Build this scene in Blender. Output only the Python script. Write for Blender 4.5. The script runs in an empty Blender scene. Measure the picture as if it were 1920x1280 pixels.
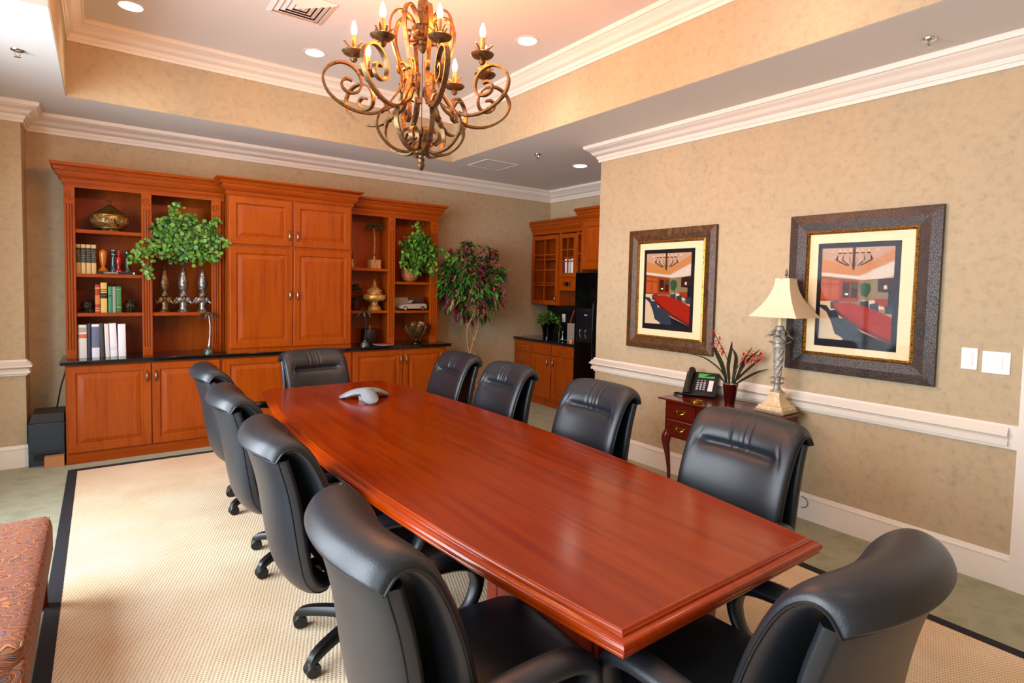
import bpy, bmesh, math, random
from mathutils import Vector, Matrix
R = random.Random(11)
PI = math.pi
sc = bpy.context.scene
COL = sc.collection

# ------------------------------------------------------------------ materials
def lin(h):
    h = h.lstrip('#'); out = []
    for i in (0, 2, 4):
        c = int(h[i:i+2], 16) / 255
        out.append(c / 12.92 if c <= .04045 else ((c + .055) / 1.055) ** 2.4)
    return tuple(out) + (1,)
MATS = {}
def mat(name, col='#808080', rough=.5, metal=0., var=None, scale=(8, 8, 8), detail=4, bump=0., bscale=200, spec=.5, coat=0., emit=None, estr=0., contrast=(.35, .65), trans=0., sheen=0.):
    if name in MATS: return MATS[name]
    m = bpy.data.materials.new(name); m.use_nodes = True
    nt = m.node_tree; b = nt.nodes['Principled BSDF']
    b.inputs['Base Color'].default_value = lin(col); b.inputs['Roughness'].default_value = rough
    b.inputs['Metallic'].default_value = metal; b.inputs['Specular IOR Level'].default_value = spec
    b.inputs['Coat Weight'].default_value = coat; b.inputs['Coat Roughness'].default_value = .06
    b.inputs['Transmission Weight'].default_value = trans
    if emit: b.inputs['Emission Color'].default_value = lin(emit); b.inputs['Emission Strength'].default_value = estr
    tc = nt.nodes.new('ShaderNodeTexCoord')
    if var:
        mp = nt.nodes.new('ShaderNodeMapping'); mp.inputs['Scale'].default_value = scale
        nt.links.new(tc.outputs['Object'], mp.inputs[0])
        n = nt.nodes.new('ShaderNodeTexNoise'); n.inputs['Scale'].default_value = 1; n.inputs['Detail'].default_value = detail
        n.inputs['Roughness'].default_value = .65
        nt.links.new(mp.outputs[0], n.inputs['Vector'])
        r = nt.nodes.new('ShaderNodeValToRGB'); e = r.color_ramp.elements
        cols = [col] + (list(var) if isinstance(var, (list, tuple)) else [var])
        e[0].position = contrast[0]; e[0].color = lin(cols[0]); e[1].position = contrast[1]; e[1].color = lin(cols[-1])
        for i in range(1, len(cols) - 1):
            q = e.new(contrast[0] + (contrast[1] - contrast[0]) * i / (len(cols) - 1)); q.color = lin(cols[i])
        nt.links.new(n.outputs[0], r.inputs[0]); nt.links.new(r.outputs[0], b.inputs['Base Color'])
    if bump:
        n2 = nt.nodes.new('ShaderNodeTexNoise'); n2.inputs['Scale'].default_value = bscale; n2.inputs['Detail'].default_value = 3
        nt.links.new(tc.outputs['Object'], n2.inputs['Vector'])
        bp = nt.nodes.new('ShaderNodeBump'); bp.inputs['Strength'].default_value = bump; bp.inputs['Distance'].default_value = .002
        nt.links.new(n2.outputs[0], bp.inputs['Height']); nt.links.new(bp.outputs[0], b.inputs['Normal'])
    MATS[name] = m
    return m
def wood(name, cols, grain=(30, 30, 2.2), rough=.32, coat=0., spec=.5, detail=6):
    return mat(name, cols[0], rough, var=cols[1:], scale=grain, detail=detail, coat=coat, spec=spec, contrast=(.3, .7))

M_wall = mat('wallpaper', '#9a9280', .85, var=['#b5a384', '#bcaa8a', '#b59c78'], scale=(22, 22, 22), detail=12, bump=.15, bscale=500, contrast=(.22, .78), spec=.2)
M_paint = mat('trim_paint', '#e6dfd3', .45)
M_ceil = mat('ceiling_paint', '#dedad6', .9, spec=.2)
M_carpet = mat('carpet', '#9a9d88', .95, var=['#a3a690', '#95987f'], scale=(5, 5, 5), detail=8, bump=.6, bscale=700, spec=.1)
M_cherry = wood('cherry_wood', ['#853400', '#943e00', '#9c4602', '#8c3a00'], grain=(26, 26, 2.0), rough=.34, spec=.35)
M_cherry_h = wood('cherry_wood_cross', ['#853400', '#943e00', '#9c4602'], grain=(2.0, 26, 26), rough=.34, spec=.35)
M_table = wood('mahogany_top', ['#741c00', '#842600', '#8c2e00', '#7b2000'], grain=(13, .7, 13), rough=.18, spec=.4, detail=2)
M_tedge = wood('mahogany_edge', ['#8e2a00', '#9c3400', '#942e00'], grain=(20, 2, 20), rough=.2)
M_desk = wood('dark_mahogany', ['#4a1006', '#5e180a', '#541408'], grain=(20, 3, 20), rough=.18)
M_black = mat('black_granite', '#08090a', .06, var=['#0d0e10', '#16181a'], scale=(300, 300, 300), detail=2)
M_leather = mat('black_leather', '#191e25', .40, bump=.25, bscale=260, spec=.6)
M_pipe = mat('leather_piping', '#0b0c0f', .4)
M_plastic = mat('black_plastic', '#0d0f12', .38)
M_blackgloss = mat('black_gloss', '#050506', .12)
M_pewter = mat('handle_pewter', '#8c7f6e', .35, metal=1.)
M_silver = mat('antique_silver', '#a8a298', .34, metal=.85, var=['#6d675e', '#dcd8d0'], scale=(60, 60, 60))
M_iron = mat('bronze_iron', '#6b5138', .42, metal=.85, var=['#8b6c48', '#4c3a28'], scale=(30, 30, 30))
M_candle = mat('candle_sleeve', '#d98b52', .5)
M_bulb = mat('lit_bulb', '#fff0d0', .3, emit='#ff963f', estr=760)
M_down = mat('downlight_lens', '#ffffff', .4, emit='#fff2e0', estr=22)
M_gold = mat('gilt', '#a9782c', .35, metal=.9, var=['#d6a548', '#6d4817'], scale=(120, 120, 120))
M_brass = mat('brass', '#c99a3c', .22, metal=1.)
M_cream = mat('cream_mat_board', '#ecd2a6', .8)
M_white = mat('white_plastic', '#efeae6', .4)
M_chrome = mat('chrome', '#d5d8dc', .12, metal=1.)
M_shade = mat('lamp_fabric', '#e6d4b4', .9, bump=.2, bscale=600)
M_green = mat('leaf_green', '#265a16', .45, var=['#44801f', '#336a1c'], scale=(20, 20, 20))
M_green2 = mat('leaf_lime', '#4d8628', .45, var=['#6fa03a', '#3f7a24'], scale=(30, 30, 30))
M_dark = mat('leaf_dark', '#16301a', .45, var=['#23451f', '#122816'], scale=(20, 20, 20))
M_burg = mat('leaf_burgundy', '#571628', .5, var=['#7c2342', '#3e1020'], scale=(20, 20, 20))
M_pink = mat('blossom_pink', '#c9485e', .6)
M_red = mat('orchid_red', '#b3201a', .5)
M_bark = mat('bark', '#8a6238', .8, var=['#b08a58', '#6b4726'], scale=(60, 60, 12))
M_glass = None

def glassmat():
    m = bpy.data.materials.new('clear_glass'); m.use_nodes = True; nt = m.node_tree
    nt.nodes.clear()
    o = nt.nodes.new('ShaderNodeOutputMaterial'); t = nt.nodes.new('ShaderNodeBsdfTransparent'); g = nt.nodes.new('ShaderNodeBsdfGlossy')
    g.inputs['Roughness'].default_value = .03
    mx = nt.nodes.new('ShaderNodeMixShader'); mx.inputs[0].default_value = .003
    nt.links.new(t.outputs[0], mx.inputs[1]); nt.links.new(g.outputs[0], mx.inputs[2]); nt.links.new(mx.outputs[0], o.inputs[0])
    return m
M_glass = glassmat()

def rugmat():
    m = mat('sisal_weave', '#e0c090', .95, spec=.1)
    nt = m.node_tree; b = nt.nodes['Principled BSDF']; tc = nt.nodes.new('ShaderNodeTexCoord')
    mp = nt.nodes.new('ShaderNodeMapping'); mp.inputs['Rotation'].default_value = (0, 0, .35)
    nt.links.new(tc.outputs['Object'], mp.inputs[0])
    ws = []
    for d in 'XY':
        w = nt.nodes.new('ShaderNodeTexWave'); w.bands_direction = d; w.inputs['Scale'].default_value = 20 if d == 'X' else 26
        w.inputs['Distortion'].default_value = .6; w.inputs['Detail'].default_value = 1; w.inputs['Detail Scale'].default_value = 1
        nt.links.new(mp.outputs[0], w.inputs['Vector']); ws.append(w)
    mul = nt.nodes.new('ShaderNodeMath'); mul.operation = 'MULTIPLY'
    nt.links.new(ws[0].outputs['Fac'], mul.inputs[0]); nt.links.new(ws[1].outputs['Fac'], mul.inputs[1])
    r = nt.nodes.new('ShaderNodeValToRGB'); e = r.color_ramp.elements
    e[0].position = 0; e[0].color = lin('#e9d7bb'); e[1].position = .8; e[1].color = lin('#ad9270')
    x = e.new(.45); x.color = lin('#e4d0b2')
    nt.links.new(mul.outputs[0], r.inputs[0])
    n = nt.nodes.new('ShaderNodeTexNoise'); n.inputs['Scale'].default_value = 2.5; n.inputs['Detail'].default_value = 5
    nt.links.new(tc.outputs['Object'], n.inputs['Vector'])
    r2 = nt.nodes.new('ShaderNodeValToRGB'); e = r2.color_ramp.elements; e[0].position = .35; e[0].color = lin('#f4ece2'); e[1].position = .65; e[1].color = (1, 1, 1, 1)
    nt.links.new(n.outputs[0], r2.inputs[0])
    mx = nt.nodes.new('ShaderNodeMix'); mx.data_type = 'RGBA'; mx.blend_type = 'MULTIPLY'; mx.inputs[0].default_value = 1
    nt.links.new(r.outputs[0], mx.inputs[6]); nt.links.new(r2.outputs[0], mx.inputs[7]); nt.links.new(mx.outputs[2], b.inputs['Base Color'])
    bp = nt.nodes.new('ShaderNodeBump'); bp.invert = True; bp.inputs['Strength'].default_value = .5; bp.inputs['Distance'].default_value = .004
    nt.links.new(mul.outputs[0], bp.inputs['Height']); nt.links.new(bp.outputs[0], b.inputs['Normal'])
    return m
M_rug = rugmat()
def paisleymat():
    m = mat('paisley_fabric', '#a0402a', .85)
    nt = m.node_tree; b = nt.nodes['Principled BSDF']; tc = nt.nodes.new('ShaderNodeTexCoord')
    n = nt.nodes.new('ShaderNodeTexNoise'); n.inputs['Scale'].default_value = 5; n.inputs['Detail'].default_value = 2
    mx = nt.nodes.new('ShaderNodeMix'); mx.data_type = 'RGBA'; mx.blend_type = 'ADD'; mx.inputs[0].default_value = .22
    mp = nt.nodes.new('ShaderNodeMapping'); mp.inputs['Scale'].default_value = (9, 16, 14)
    nt.links.new(tc.outputs['Object'], n.inputs['Vector']); nt.links.new(tc.outputs['Object'], mx.inputs[6]); nt.links.new(n.outputs['Color'], mx.inputs[7])
    nt.links.new(mx.outputs[2], mp.inputs[0])
    v = nt.nodes.new('ShaderNodeTexVoronoi'); v.inputs['Scale'].default_value = 1.; nt.links.new(mp.outputs[0], v.inputs['Vector'])
    s = nt.nodes.new('ShaderNodeMath'); s.operation = 'MULTIPLY'; s.inputs[1].default_value = 4.6; nt.links.new(v.outputs['Distance'], s.inputs[0])
    f = nt.nodes.new('ShaderNodeMath'); f.operation = 'FRACT'; nt.links.new(s.outputs[0], f.inputs[0])
    r = nt.nodes.new('ShaderNodeValToRGB'); r.color_ramp.interpolation = 'CONSTANT'
    cs = [(0, '#8c4628'), (.16, '#2a2a33'), (.26, '#a8743a'), (.42, '#7c2f34'), (.52, '#9a5a34'), (.62, '#6a5468'), (.70, '#33452e'), (.78, '#a05c30'), (.9, '#2b2530')]
    e = r.color_ramp.elements; e[0].position = 0; e[0].color = lin(cs[0][1]); e[1].position = cs[1][0]; e[1].color = lin(cs[1][1])
    for p, c in cs[2:]: q = e.new(p); q.color = lin(c)
    nt.links.new(f.outputs[0], r.inputs[0])
    v2 = nt.nodes.new('ShaderNodeTexVoronoi'); v2.inputs['Scale'].default_value = 75; nt.links.new(tc.outputs['Object'], v2.inputs['Vector'])
    r3 = nt.nodes.new('ShaderNodeValToRGB'); r3.color_ramp.interpolation = 'CONSTANT'; e = r3.color_ramp.elements
    e[0].color = lin('#d29a58'); e[1].position = .27; e[1].color = lin('#b0b0b0'); nt.links.new(v2.outputs['Distance'], r3.inputs[0])
    m2 = nt.nodes.new('ShaderNodeMix'); m2.data_type = 'RGBA'; m2.blend_type = 'OVERLAY'; m2.inputs[0].default_value = .55
    nt.links.new(r.outputs[0], m2.inputs[6]); nt.links.new(r3.outputs[0], m2.inputs[7]); nt.links.new(m2.outputs[2], b.inputs['Base Color'])
    return m
M_paisley = paisleymat()

# ------------------------------------------------------------------ geometry
class G:
    def __init__(s): s.v = []; s.f = []; s.mi = []; s.cur = 0; s.M = None
    def add(s, vs, fs):
        o = len(s.v)
        for p in vs:
            p = Vector(p)
            if s.M is not None: p = s.M @ p
            s.v.append(tuple(p))
        for f in fs: s.f.append([i + o for i in f]); s.mi.append(s.cur)
        return s
    def box(s, x0, x1, y0, y1, z0, z1):
        return s.add([(x0, y0, z0), (x1, y0, z0), (x1, y1, z0), (x0, y1, z0), (x0, y0, z1), (x1, y0, z1), (x1, y1, z1), (x0, y1, z1)],
                     [(0, 3, 2, 1), (4, 5, 6, 7), (0, 1, 5, 4), (1, 2, 6, 5), (2, 3, 7, 6), (3, 0, 4, 7)])
    def loft(s, rings, closed=True, cap=True, loop=False):
        n = len(rings[0]); vs = [p for r in rings for p in r]; fs = []
        m = len(rings)
        for i in range(m if loop else m - 1):
            a = i * n; b = ((i + 1) % m) * n
            for j in range(n if closed else n - 1):
                k = (j + 1) % n
                fs.append((a + j, a + k, b + k, b + j))
        if cap and not loop:
            fs.append(tuple(reversed(range(n)))); fs.append(tuple(range((m - 1) * n, m * n)))
        return s.add(vs, fs)
    def lathe(s, prof, c=(0, 0, 0), n=24, sx=1, sy=1, axis='z'):
        rings = []
        for r, z in prof:
            r = max(r, 1e-5); ring = []
            for i in range(n):
                a = 2 * PI * i / n; x, y = r * math.cos(a) * sx, r * math.sin(a) * sy
                p = (x, y, z) if axis == 'z' else ((x, -z, y) if axis == 'y' else (z, x, y))
                ring.append((c[0] + p[0], c[1] + p[1], c[2] + p[2]))
            rings.append(ring)
        return s.loft(rings)
    def ball(s, c, r, n=12, sz=1, sx=1, sy=1):
        k = max(6, n // 2)
        return s.lathe([(r * math.sin(PI * i / k), -r * sz * math.cos(PI * i / k)) for i in range(k + 1)], c, n, sx, sy)
    def tube(s, pts, r, n=8, closed=False, flat=None, sec=None):
        pts = [Vector(p) for p in pts]; m = len(pts); rings = []; up = None
        for i in range(m):
            if closed: t = pts[(i + 1) % m] - pts[i - 1]
            else: t = pts[min(i + 1, m - 1)] - pts[max(i - 1, 0)]
            t.normalize() if t.length > 1e-9 else None
            if up is None:
                up = Vector((0, 0, 1)) if abs(t.z) < .9 else Vector((1, 0, 0))
                if flat is not None: up = Vector(flat)
            if flat is not None: up = Vector(flat)
            a = (up - t * up.dot(t))
            if a.length < 1e-6: a = t.orthogonal()
            a.normalize(); b = t.cross(a)
            if flat is None: up = a
            rr = r[i] if isinstance(r, (list, tuple)) else r
            if sec: ring = [pts[i] + a * (q[0] * rr) + b * (q[1] * rr) for q in sec]
            else: ring = [pts[i] + a * (rr * math.cos(2 * PI * k / n)) + b * (rr * math.sin(2 * PI * k / n)) for k in range(n)]
            rings.append([tuple(p) for p in ring])
        return s.loft(rings, loop=closed)
    def prism(s, poly, a, b, axis='y'):
        def P(u, v, w): return (u, w, v) if axis == 'y' else ((w, u, v) if axis == 'x' else (u, v, w))
        n = len(poly)
        vs = [P(u, v, a) for u, v in poly] + [P(u, v, b) for u, v in poly]
        fs = [tuple(range(n)), tuple(range(2 * n - 1, n - 1, -1))] + [(i, i + n, (i + 1) % n + n, (i + 1) % n) for i in range(n)]
        return s.add(vs, fs)
    def sweep(s, path, prof, closed=False, side=-1, cap=True):
        # path: xy points, prof: (offset, z) offset to the right of travel for side=-1
        P = [Vector((p[0], p[1])) for p in path]; m = len(P); rings = []
        def nrm(a, b):
            d = (b - a).normalized(); return Vector((-d.y, d.x)) * side
        for i in range(m):
            if closed: n1 = nrm(P[i - 1], P[i]); n2 = nrm(P[i], P[(i + 1) % m])
            else:
                n1 = nrm(P[i - 1], P[i]) if i else None; n2 = nrm(P[i], P[i + 1]) if i < m - 1 else None
                n1 = n1 or n2; n2 = n2 or n1
            o = (n1 + n2) / (1 + n1.dot(n2))
            rings.append([(P[i].x + o.x * d, P[i].y + o.y * d, z) for d, z in prof])
        return s.loft(rings, loop=closed, cap=cap)
    def panel(s, M, u0, u1, v0, v1, steps):
        # nested rectangles, steps (inset, height) ; M maps (u,v,w)
        rings = []
        for ins, h in steps:
            rings.append([M @ Vector((u0 + ins, v0 + ins, h)), M @ Vector((u1 - ins, v0 + ins, h)), M @ Vector((u1 - ins, v1 - ins, h)), M @ Vector((u0 + ins, v1 - ins, h))])
        return s.loft(rings)
ROOTS = {}
def build(name, g, m, parent=None, world=False, smooth=35, bevel=0, seg=2, sub=0):
    me = bpy.data.meshes.new(name); me.from_pydata(g.v, [], g.f)
    for x in (m if isinstance(m, (list, tuple)) else [m]): me.materials.append(x)
    me.polygons.foreach_set('material_index', g.mi)
    bm = bmesh.new(); bm.from_mesh(me); bmesh.ops.recalc_face_normals(bm, faces=bm.faces); bm.to_mesh(me); bm.free()
    if smooth:
        me.polygons.foreach_set('use_smooth', [True] * len(me.polygons)); me.set_sharp_from_angle(angle=math.radians(smooth))
    o = bpy.data.objects.new(name, me); COL.objects.link(o)
    if parent is not None:
        o.parent = parent
        if world:
            o.matrix_parent_inverse = ROOTS[parent.name].inverted(); ROOTS[o.name] = Matrix.Identity(4)
    if world and parent is None: ROOTS[o.name] = Matrix.Identity(4)
    if bevel:
        b = o.modifiers.new('bevel', 'BEVEL'); b.width = bevel; b.segments = seg; b.limit_method = 'ANGLE'; b.angle_limit = math.radians(40); b.harden_normals = False
    if sub:
        b = o.modifiers.new('subdivision', 'SUBSURF'); b.levels = sub; b.render_levels = sub
    return o
def thing(name, label, cat, loc=(0, 0, 0), rz=0, group=None):
    o = bpy.data.objects.new(name, None); COL.objects.link(o); o.empty_display_size = .05
    o.location = loc; o.rotation_euler = (0, 0, rz)
    ROOTS[o.name] = Matrix.Translation(loc) @ Matrix.Rotation(rz, 4, 'Z')
    return tag(o, label, cat, group)
def tag(o, label, cat, group=None, kind=None):
    o['label'] = label; o['category'] = cat
    if group: o['group'] = group
    if kind: o['kind'] = kind
    return o
def struct(name, g, m, label=None, **k):
    o = build(name, g, m, **k); o['kind'] = 'structure'
    o['category'] = name.rstrip('0123456789_').split('_')[0]
    if label: o['label'] = label
    return o
def copytree(o, loc, rz, label, parent=None):
    c = o.copy(); COL.objects.link(c)
    if parent is None: c.location = loc; c.rotation_euler = (0, 0, rz); c['label'] = label
    else: c.parent = parent
    for ch in o.children: copytree(ch, None, None, None, c)
    return c
def arc(cx, cy, r, a0, a1, n):
    return [(cx + r * math.cos(math.radians(a0 + (a1 - a0) * i / n)), cy + r * math.sin(math.radians(a0 + (a1 - a0) * i / n))) for i in range(n + 1)]
def spline(pts, n=8):
    P = [Vector(p) for p in pts]; out = []
    for i in range(len(P) - 1):
        p0 = P[max(i - 1, 0)]; p1 = P[i]; p2 = P[i + 1]; p3 = P[min(i + 2, len(P) - 1)]
        for k in range(n):
            t = k / n
            out.append(.5 * ((2 * p1) + (p2 - p0) * t + (2 * p0 - 5 * p1 + 4 * p2 - p3) * t * t + (3 * p1 - p0 - 3 * p2 + p3) * t ** 3))
    out.append(P[-1]); return out
YM = lambda y: Matrix(((1, 0, 0, 0), (0, 0, -1, y), (0, 1, 0, 0), (0, 0, 0, 1)))      # (u,v,w)->(x=u, y=y-w, z=v)
XM = lambda x: Matrix(((0, 0, -1, x), (1, 0, 0, 0), (0, 1, 0, 0), (0, 0, 0, 1)))      # (u,v,w)->(x=x-w, y=u, z=v)

# ------------------------------------------------------------------ room
XL, XR, YB, YN, XK, YE = -1.45, 4.016, 6.47, -1.7, 5.40, 4.045
ZC, ZT = 3.0, 3.58
TX0, TX1, TY0, TY1, YS = -.207, 3.25, -1.1, 5.66, 3.88
struct('floor', G().box(XL - .3, XK + .3, YN - .3, YB + .3, -.12, 0), M_carpet, 'grey green carpet across the room')
struct('wall_back', G().box(XL, XK + .2, YB, YB + .15, 0, 3.8), M_wall)
struct('wall_column', G().box(XL, -.518, 6.14, YB, 0, ZC + .01), M_wall)
struct('wall_right', G().box(XR, XK + .2, YN, YE, 0, ZC + .01), M_wall)
struct('wall_kitchen', G().box(XK, XK + .2, YE, YB, 0, ZC + .01), M_wall)
struct('wall_front', G().box(XL - .15, XK + .2, YN - .15, YN, 0, 3.8), M_wall)
WIN = [(-1.2, .35), (.85, 2.4), (2.9, 4.6)]
WZ0, WZ1 = .35, 2.75
g = G(); g.box(XL - .15, XL, YN, YB + .15, 0, WZ0); g.box(XL - .15, XL, YN, YB + .15, WZ1, 3.8)
e = [YN] + [y for w in WIN for y in w] + [YB + .15]
for i in range(0, len(e), 2): g.box(XL - .15, XL, e[i], e[i + 1], WZ0, WZ1)
struct('wall_left', g, M_wall)
for i, (a, b) in enumerate(WIN):
    g = G(); x0, x1 = XL - .12, XL + .02
    g.box(x0, x1, a, a + .05, WZ0, WZ1); g.box(x0, x1, b - .05, b, WZ0, WZ1); g.box(x0, x1, a + .05, b - .05, WZ0, WZ0 + .06); g.box(x0, x1, a + .05, b - .05, WZ1 - .05, WZ1)
    g.box(x0 + .04, x0 + .08, (a + b) / 2 - .02, (a + b) / 2 + .02, WZ0 + .06, WZ1 - .05)
    w = struct('window_%d' % (i + 1), g, M_paint, world=True)
    build('pane', G().box(x0 + .055, x0 + .06, a + .05, b - .05, WZ0 + .06, WZ1 - .05), M_glass, w, world=True)
# ceiling : soffit ring around the tray, upper tray ceiling
g = G(); g.box(TX1, XK + .2, YN, YB, ZC, ZC + .6); g.box(TX0, TX1, TY1, YB, ZC, ZC + .6)
g.box(XL, TX0, YS, YB, ZC, ZC + .6); g.box(TX0, TX1, YN, TY0, ZC, ZC + .6); g.box(XL, TX0, YN, TY0, ZC, ZC + .6)
struct('ceiling', g, M_ceil, 'grey white soffit around the raised tray')
struct('ceiling_tray', G().box(XL, TX1, TY0, TY1, ZT, ZT + .1), M_ceil, 'raised tray ceiling above the table')
struct('wall_tray_back', G().box(TX0, TX1, TY1 - .006, TY1 + .001, ZC + .001, ZT), M_wall)
struct('wall_tray_right', G().box(TX1 - .006, TX1 + .001, TY0, TY1 - .006, ZC + .001, ZT), M_wall)
struct('wall_tray_left', G().box(TX0 - .001, TX0 + .006, YS, TY1 - .006, ZC + .001, ZT), M_wall)
# mouldings
def crownprof(z, h=.157, p=.13):
    q = [(0, 0), (.13, 0), (.16, .06), (.16, .16), (.22, .17), (.22, .23), (.28, .28), (.28, .34), (.42, .40), (.52, .50), (.66, .66), (.82, .74), (.84, .78), (.94, .80), (1, .9), (1, 1), (0, 1)]
    return [(a * p, z - h + b * h) for a, b in q]
struct('trim_1', G().sweep([(XL, 6.14), (-.518, 6.14), (-.518, YB), (XK, YB), (XK, YE), (XR, YE), (XR, YN)], crownprof(ZC)), M_paint, 'cream crown moulding around the walls', smooth=50)
struct('trim_2', G().sweep([(TX0, YS), (TX0, TY1 - .005), (TX1 - .005, TY1 - .005), (TX1 - .005, TY0)], crownprof(ZT)), M_paint, 'cream crown moulding inside the tray', smooth=50)
railp = [(0, .77), (.012, .77), (.012, .785), (.03, .79), (.032, .815), (.022, .82), (.03, .84), (.045, .85), (.045, .862), (.036, .868), (.028, .89), (.012, .90), (.012, .915), (0, .915)]
railp = [(d, .77 + (z - .77) * .133 / .145) for d, z in railp]
g = G().sweep([(XR + .03, YE), (XR, YE), (XR, .84)], railp); g.box(XR - .012, XR, .80, .84, .77, .903)
struct('trim_3', g, M_paint, 'white chair rail along the right wall', smooth=50)
struct('trim_4', G().sweep([(XL, 6.14), (-.518, 6.14), (-.518, 6.2)], railp), M_paint, 'cream chair rail on the column', smooth=50)
basep = [(0, 0), (.018, 0), (.018, .14), (.016, .15), (.02, .158), (.012, .165), (.012, .176), (.006, .185), (0, .185)]
struct('baseboard_right', G().sweep([(4.7, YE), (XR, YE), (XR, .80)], basep), M_paint, smooth=50)
struct('baseboard_back', G().sweep([(XL, 6.14), (-.518, 6.14), (-.518, YB), (XK, YB)], basep), M_paint, smooth=50)
# door at the right edge of the view
g = G(); M = XM(XR)
for a, b in ((.69, .80),):
    for k, (o0, h) in enumerate([(0, .022), (.02, .014), (.045, .02), (.075, .012)]): g.box(XR - h, XR, a + .0, b - o0, 0, 2.12)
g.box(XR - .022, XR, -.35, .8, 2.12, 2.22)
d = struct('door_1', g, M_paint, 'white door and casing at the right edge', world=True)
g = G(); g.box(XR - .006, XR, -.25, .69, .01, 2.12)
for a, b in ((.08, .9), (1.0, 1.95)): g.panel(XM(XR - .006), -.15, .59, a, b, [(0, 0), (0, .006), (.02, .0), (.05, .006), (.08, .008)])
build('door_leaf', g, M_paint, d, world=True)

# rug
RX0, RX1, RY0, RY1 = -.2384, 3.323, -1.3, 5.795
rug = tag(build('area_rug', G().box(RX0 + .06, RX1 - .06, RY0 + .06, RY1 - .06, 0, .012), M_rug), 'large cream woven sisal rug with black border under the table', 'rug')
M_border = mat('rug_border', '#17171f', .9)
g = G(); g.box(RX0, RX0 + .062, RY0, RY1, 0, .0135); g.box(RX1 - .062, RX1, RY0, RY1, 0, .0135); g.box(RX0 + .062, RX1 - .062, RY1 - .062, RY1, 0, .0135); g.box(RX0 + .062, RX1 - .062, RY0, RY0 + .062, 0, .0135)
build('border', g, M_border, rug)['label'] = 'black fabric border'

# ------------------------------------------------------------------ ceiling fittings
def downlight(x, y, z, label):
    t = thing('recessed_light', label, 'ceiling light', (x, y, z), group='recessed ceiling lights')
    build('trim_ring', G().lathe([(.075, -.002), (.095, -.004), (.1, -.001), (.1, 0), (.075, 0)], n=32), M_ceil, t)
    build('lens', G().lathe([(0, -.003), (.074, -.003), (.074, -.0005), (0, -.0005)], n=32), M_down, t)
downlight(.198, 5.07, ZT, 'round recessed light in the far left corner of the tray')
downlight(1.516, 5.05, ZT, 'round recessed light near the square vent, left of the chandelier')
downlight(2.80, 3.70, ZT, 'round recessed light right of the chandelier in the tray')
downlight(4.467, 4.837, ZC, 'round recessed light in the low ceiling before the kitchenette')
def sprinkler(x, y, z, label):
    t = thing('fire_sprinkler', label, 'sprinkler', (x, y, z), group='ceiling sprinklers')
    build('escutcheon', G().lathe([(0, -.012), (.02, -.012), (.034, -.006), (.036, 0), (0, 0)], n=20), M_chrome, t)
    g = G(); g.tube([(-.012, 0, -.012), (-.014, 0, -.025), (0, 0, -.04)], .003, 6); g.tube([(.012, 0, -.012), (.014, 0, -.025), (0, 0, -.04)], .003, 6)
    g.lathe([(0, -.044), (.018, -.044), (.018, -.041), (0, -.041)], n=12); build('deflector', g, M_chrome, t)
sprinkler(-.404, 4.72, ZC, 'chrome sprinkler head on the soffit at the left edge')
sprinkler(3.671, 1.21, ZC, 'chrome sprinkler head above the large framed picture')
sprinkler(3.741, 4.716, ZC, 'chrome sprinkler head beside the ceiling access panel')
t = thing('air_vent', 'square white supply vent in the tray ceiling', 'vent', (1.19, 4.28, ZT))
g = G(); gd = G()
for i in range(5):
    a = .2 - i * .038; 
    g.sweep([(-a, -a), (a, -a), (a, a), (-a, a)], [(0, -.004), (.032, -.016), (.032, -.019), (0, -.007)], closed=True, side=1)
g.box(-.02, .02, -.02, .02, -.012, -.008)
build('louvers', g, M_ceil, t, smooth=0); build('dark_throat', gd.box(-.17, .17, -.17, .17, -.002, 0), mat('vent_dark', '#2a2a2a', .9), t)
t = thing('access_panel', 'flat square access panel in the low ceiling', 'panel', (3.68, 5.47, ZC))
g = G().sweep([(-.22, -.21), (.22, -.21), (.22, .21), (-.22, .21)], [(0, -.005), (.014, -.005), (.014, 0), (0, 0)], closed=True, side=1)
build('frame', g, M_paint, t); build('hatch', G().box(-.2, .2, -.19, .19, -.003, 0), M_ceil, t)

# ------------------------------------------------------------------ chandelier
CX, CY = 1.45, 2.872
ch = thing('chandelier', 'wrought bronze scroll chandelier with eight lit candle bulbs over the table', 'chandelier', (CX, CY, ZT))
def CH(z): return z - ZT
g = G(); g.lathe([(0, 0), (.065, 0), (.06, -.02), (.02, -.035), (0, -.035)], n=20)
build('canopy', g, M_iron, ch)
g = G()
zz = -.035
k = 0
while ZT + zz > 3.23:
    a = k % 2
    g.tube([((.01 * math.cos(q)) * (1 - a), (.01 * math.cos(q)) * a, zz - .018 + .02 * math.sin(q)) for q in [2 * PI * i / 10 for i in range(10)]], .0028, 5, closed=True)
    zz -= .031; k += 1
build('chain', g, M_iron, ch)
g = G(); g.lathe([(0, CH(3.24)), (.012, CH(3.235)), (.022, CH(3.2)), (.014, CH(3.17)), (.03, CH(3.15)), (.034, CH(3.08)), (.03, CH(3.0)), (.045, CH(2.985)), (.045, CH(2.965)), (.025, CH(2.955)), (.02, CH(2.92)), (.03, CH(2.905)), (.012, CH(2.88)), (0, CH(2.87))], n=16)
g.lathe([(0, CH(2.47)), (.012, CH(2.455)), (.02, CH(2.43)), (.01, CH(2.41)), (.012, CH(2.40)), (.026, CH(2.385)), (.026, CH(2.35)), (.042, CH(2.34)), (.042, CH(2.325)), (.016, CH(2.315)), (.012, CH(2.305)), (.02, CH(2.295)), (.016, CH(2.28)), (.022, CH(2.265)), (.012, CH(2.24)), (0, CH(2.23))], n=16)
g.tube([(0, 0, CH(2.87)), (0, 0, CH(2.46))], .0025, 5)
build('centre_stem', g, M_iron, ch)
SEC = [(-1, -.45), (1, -.45), (1, .45), (-1, .45)]
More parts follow.
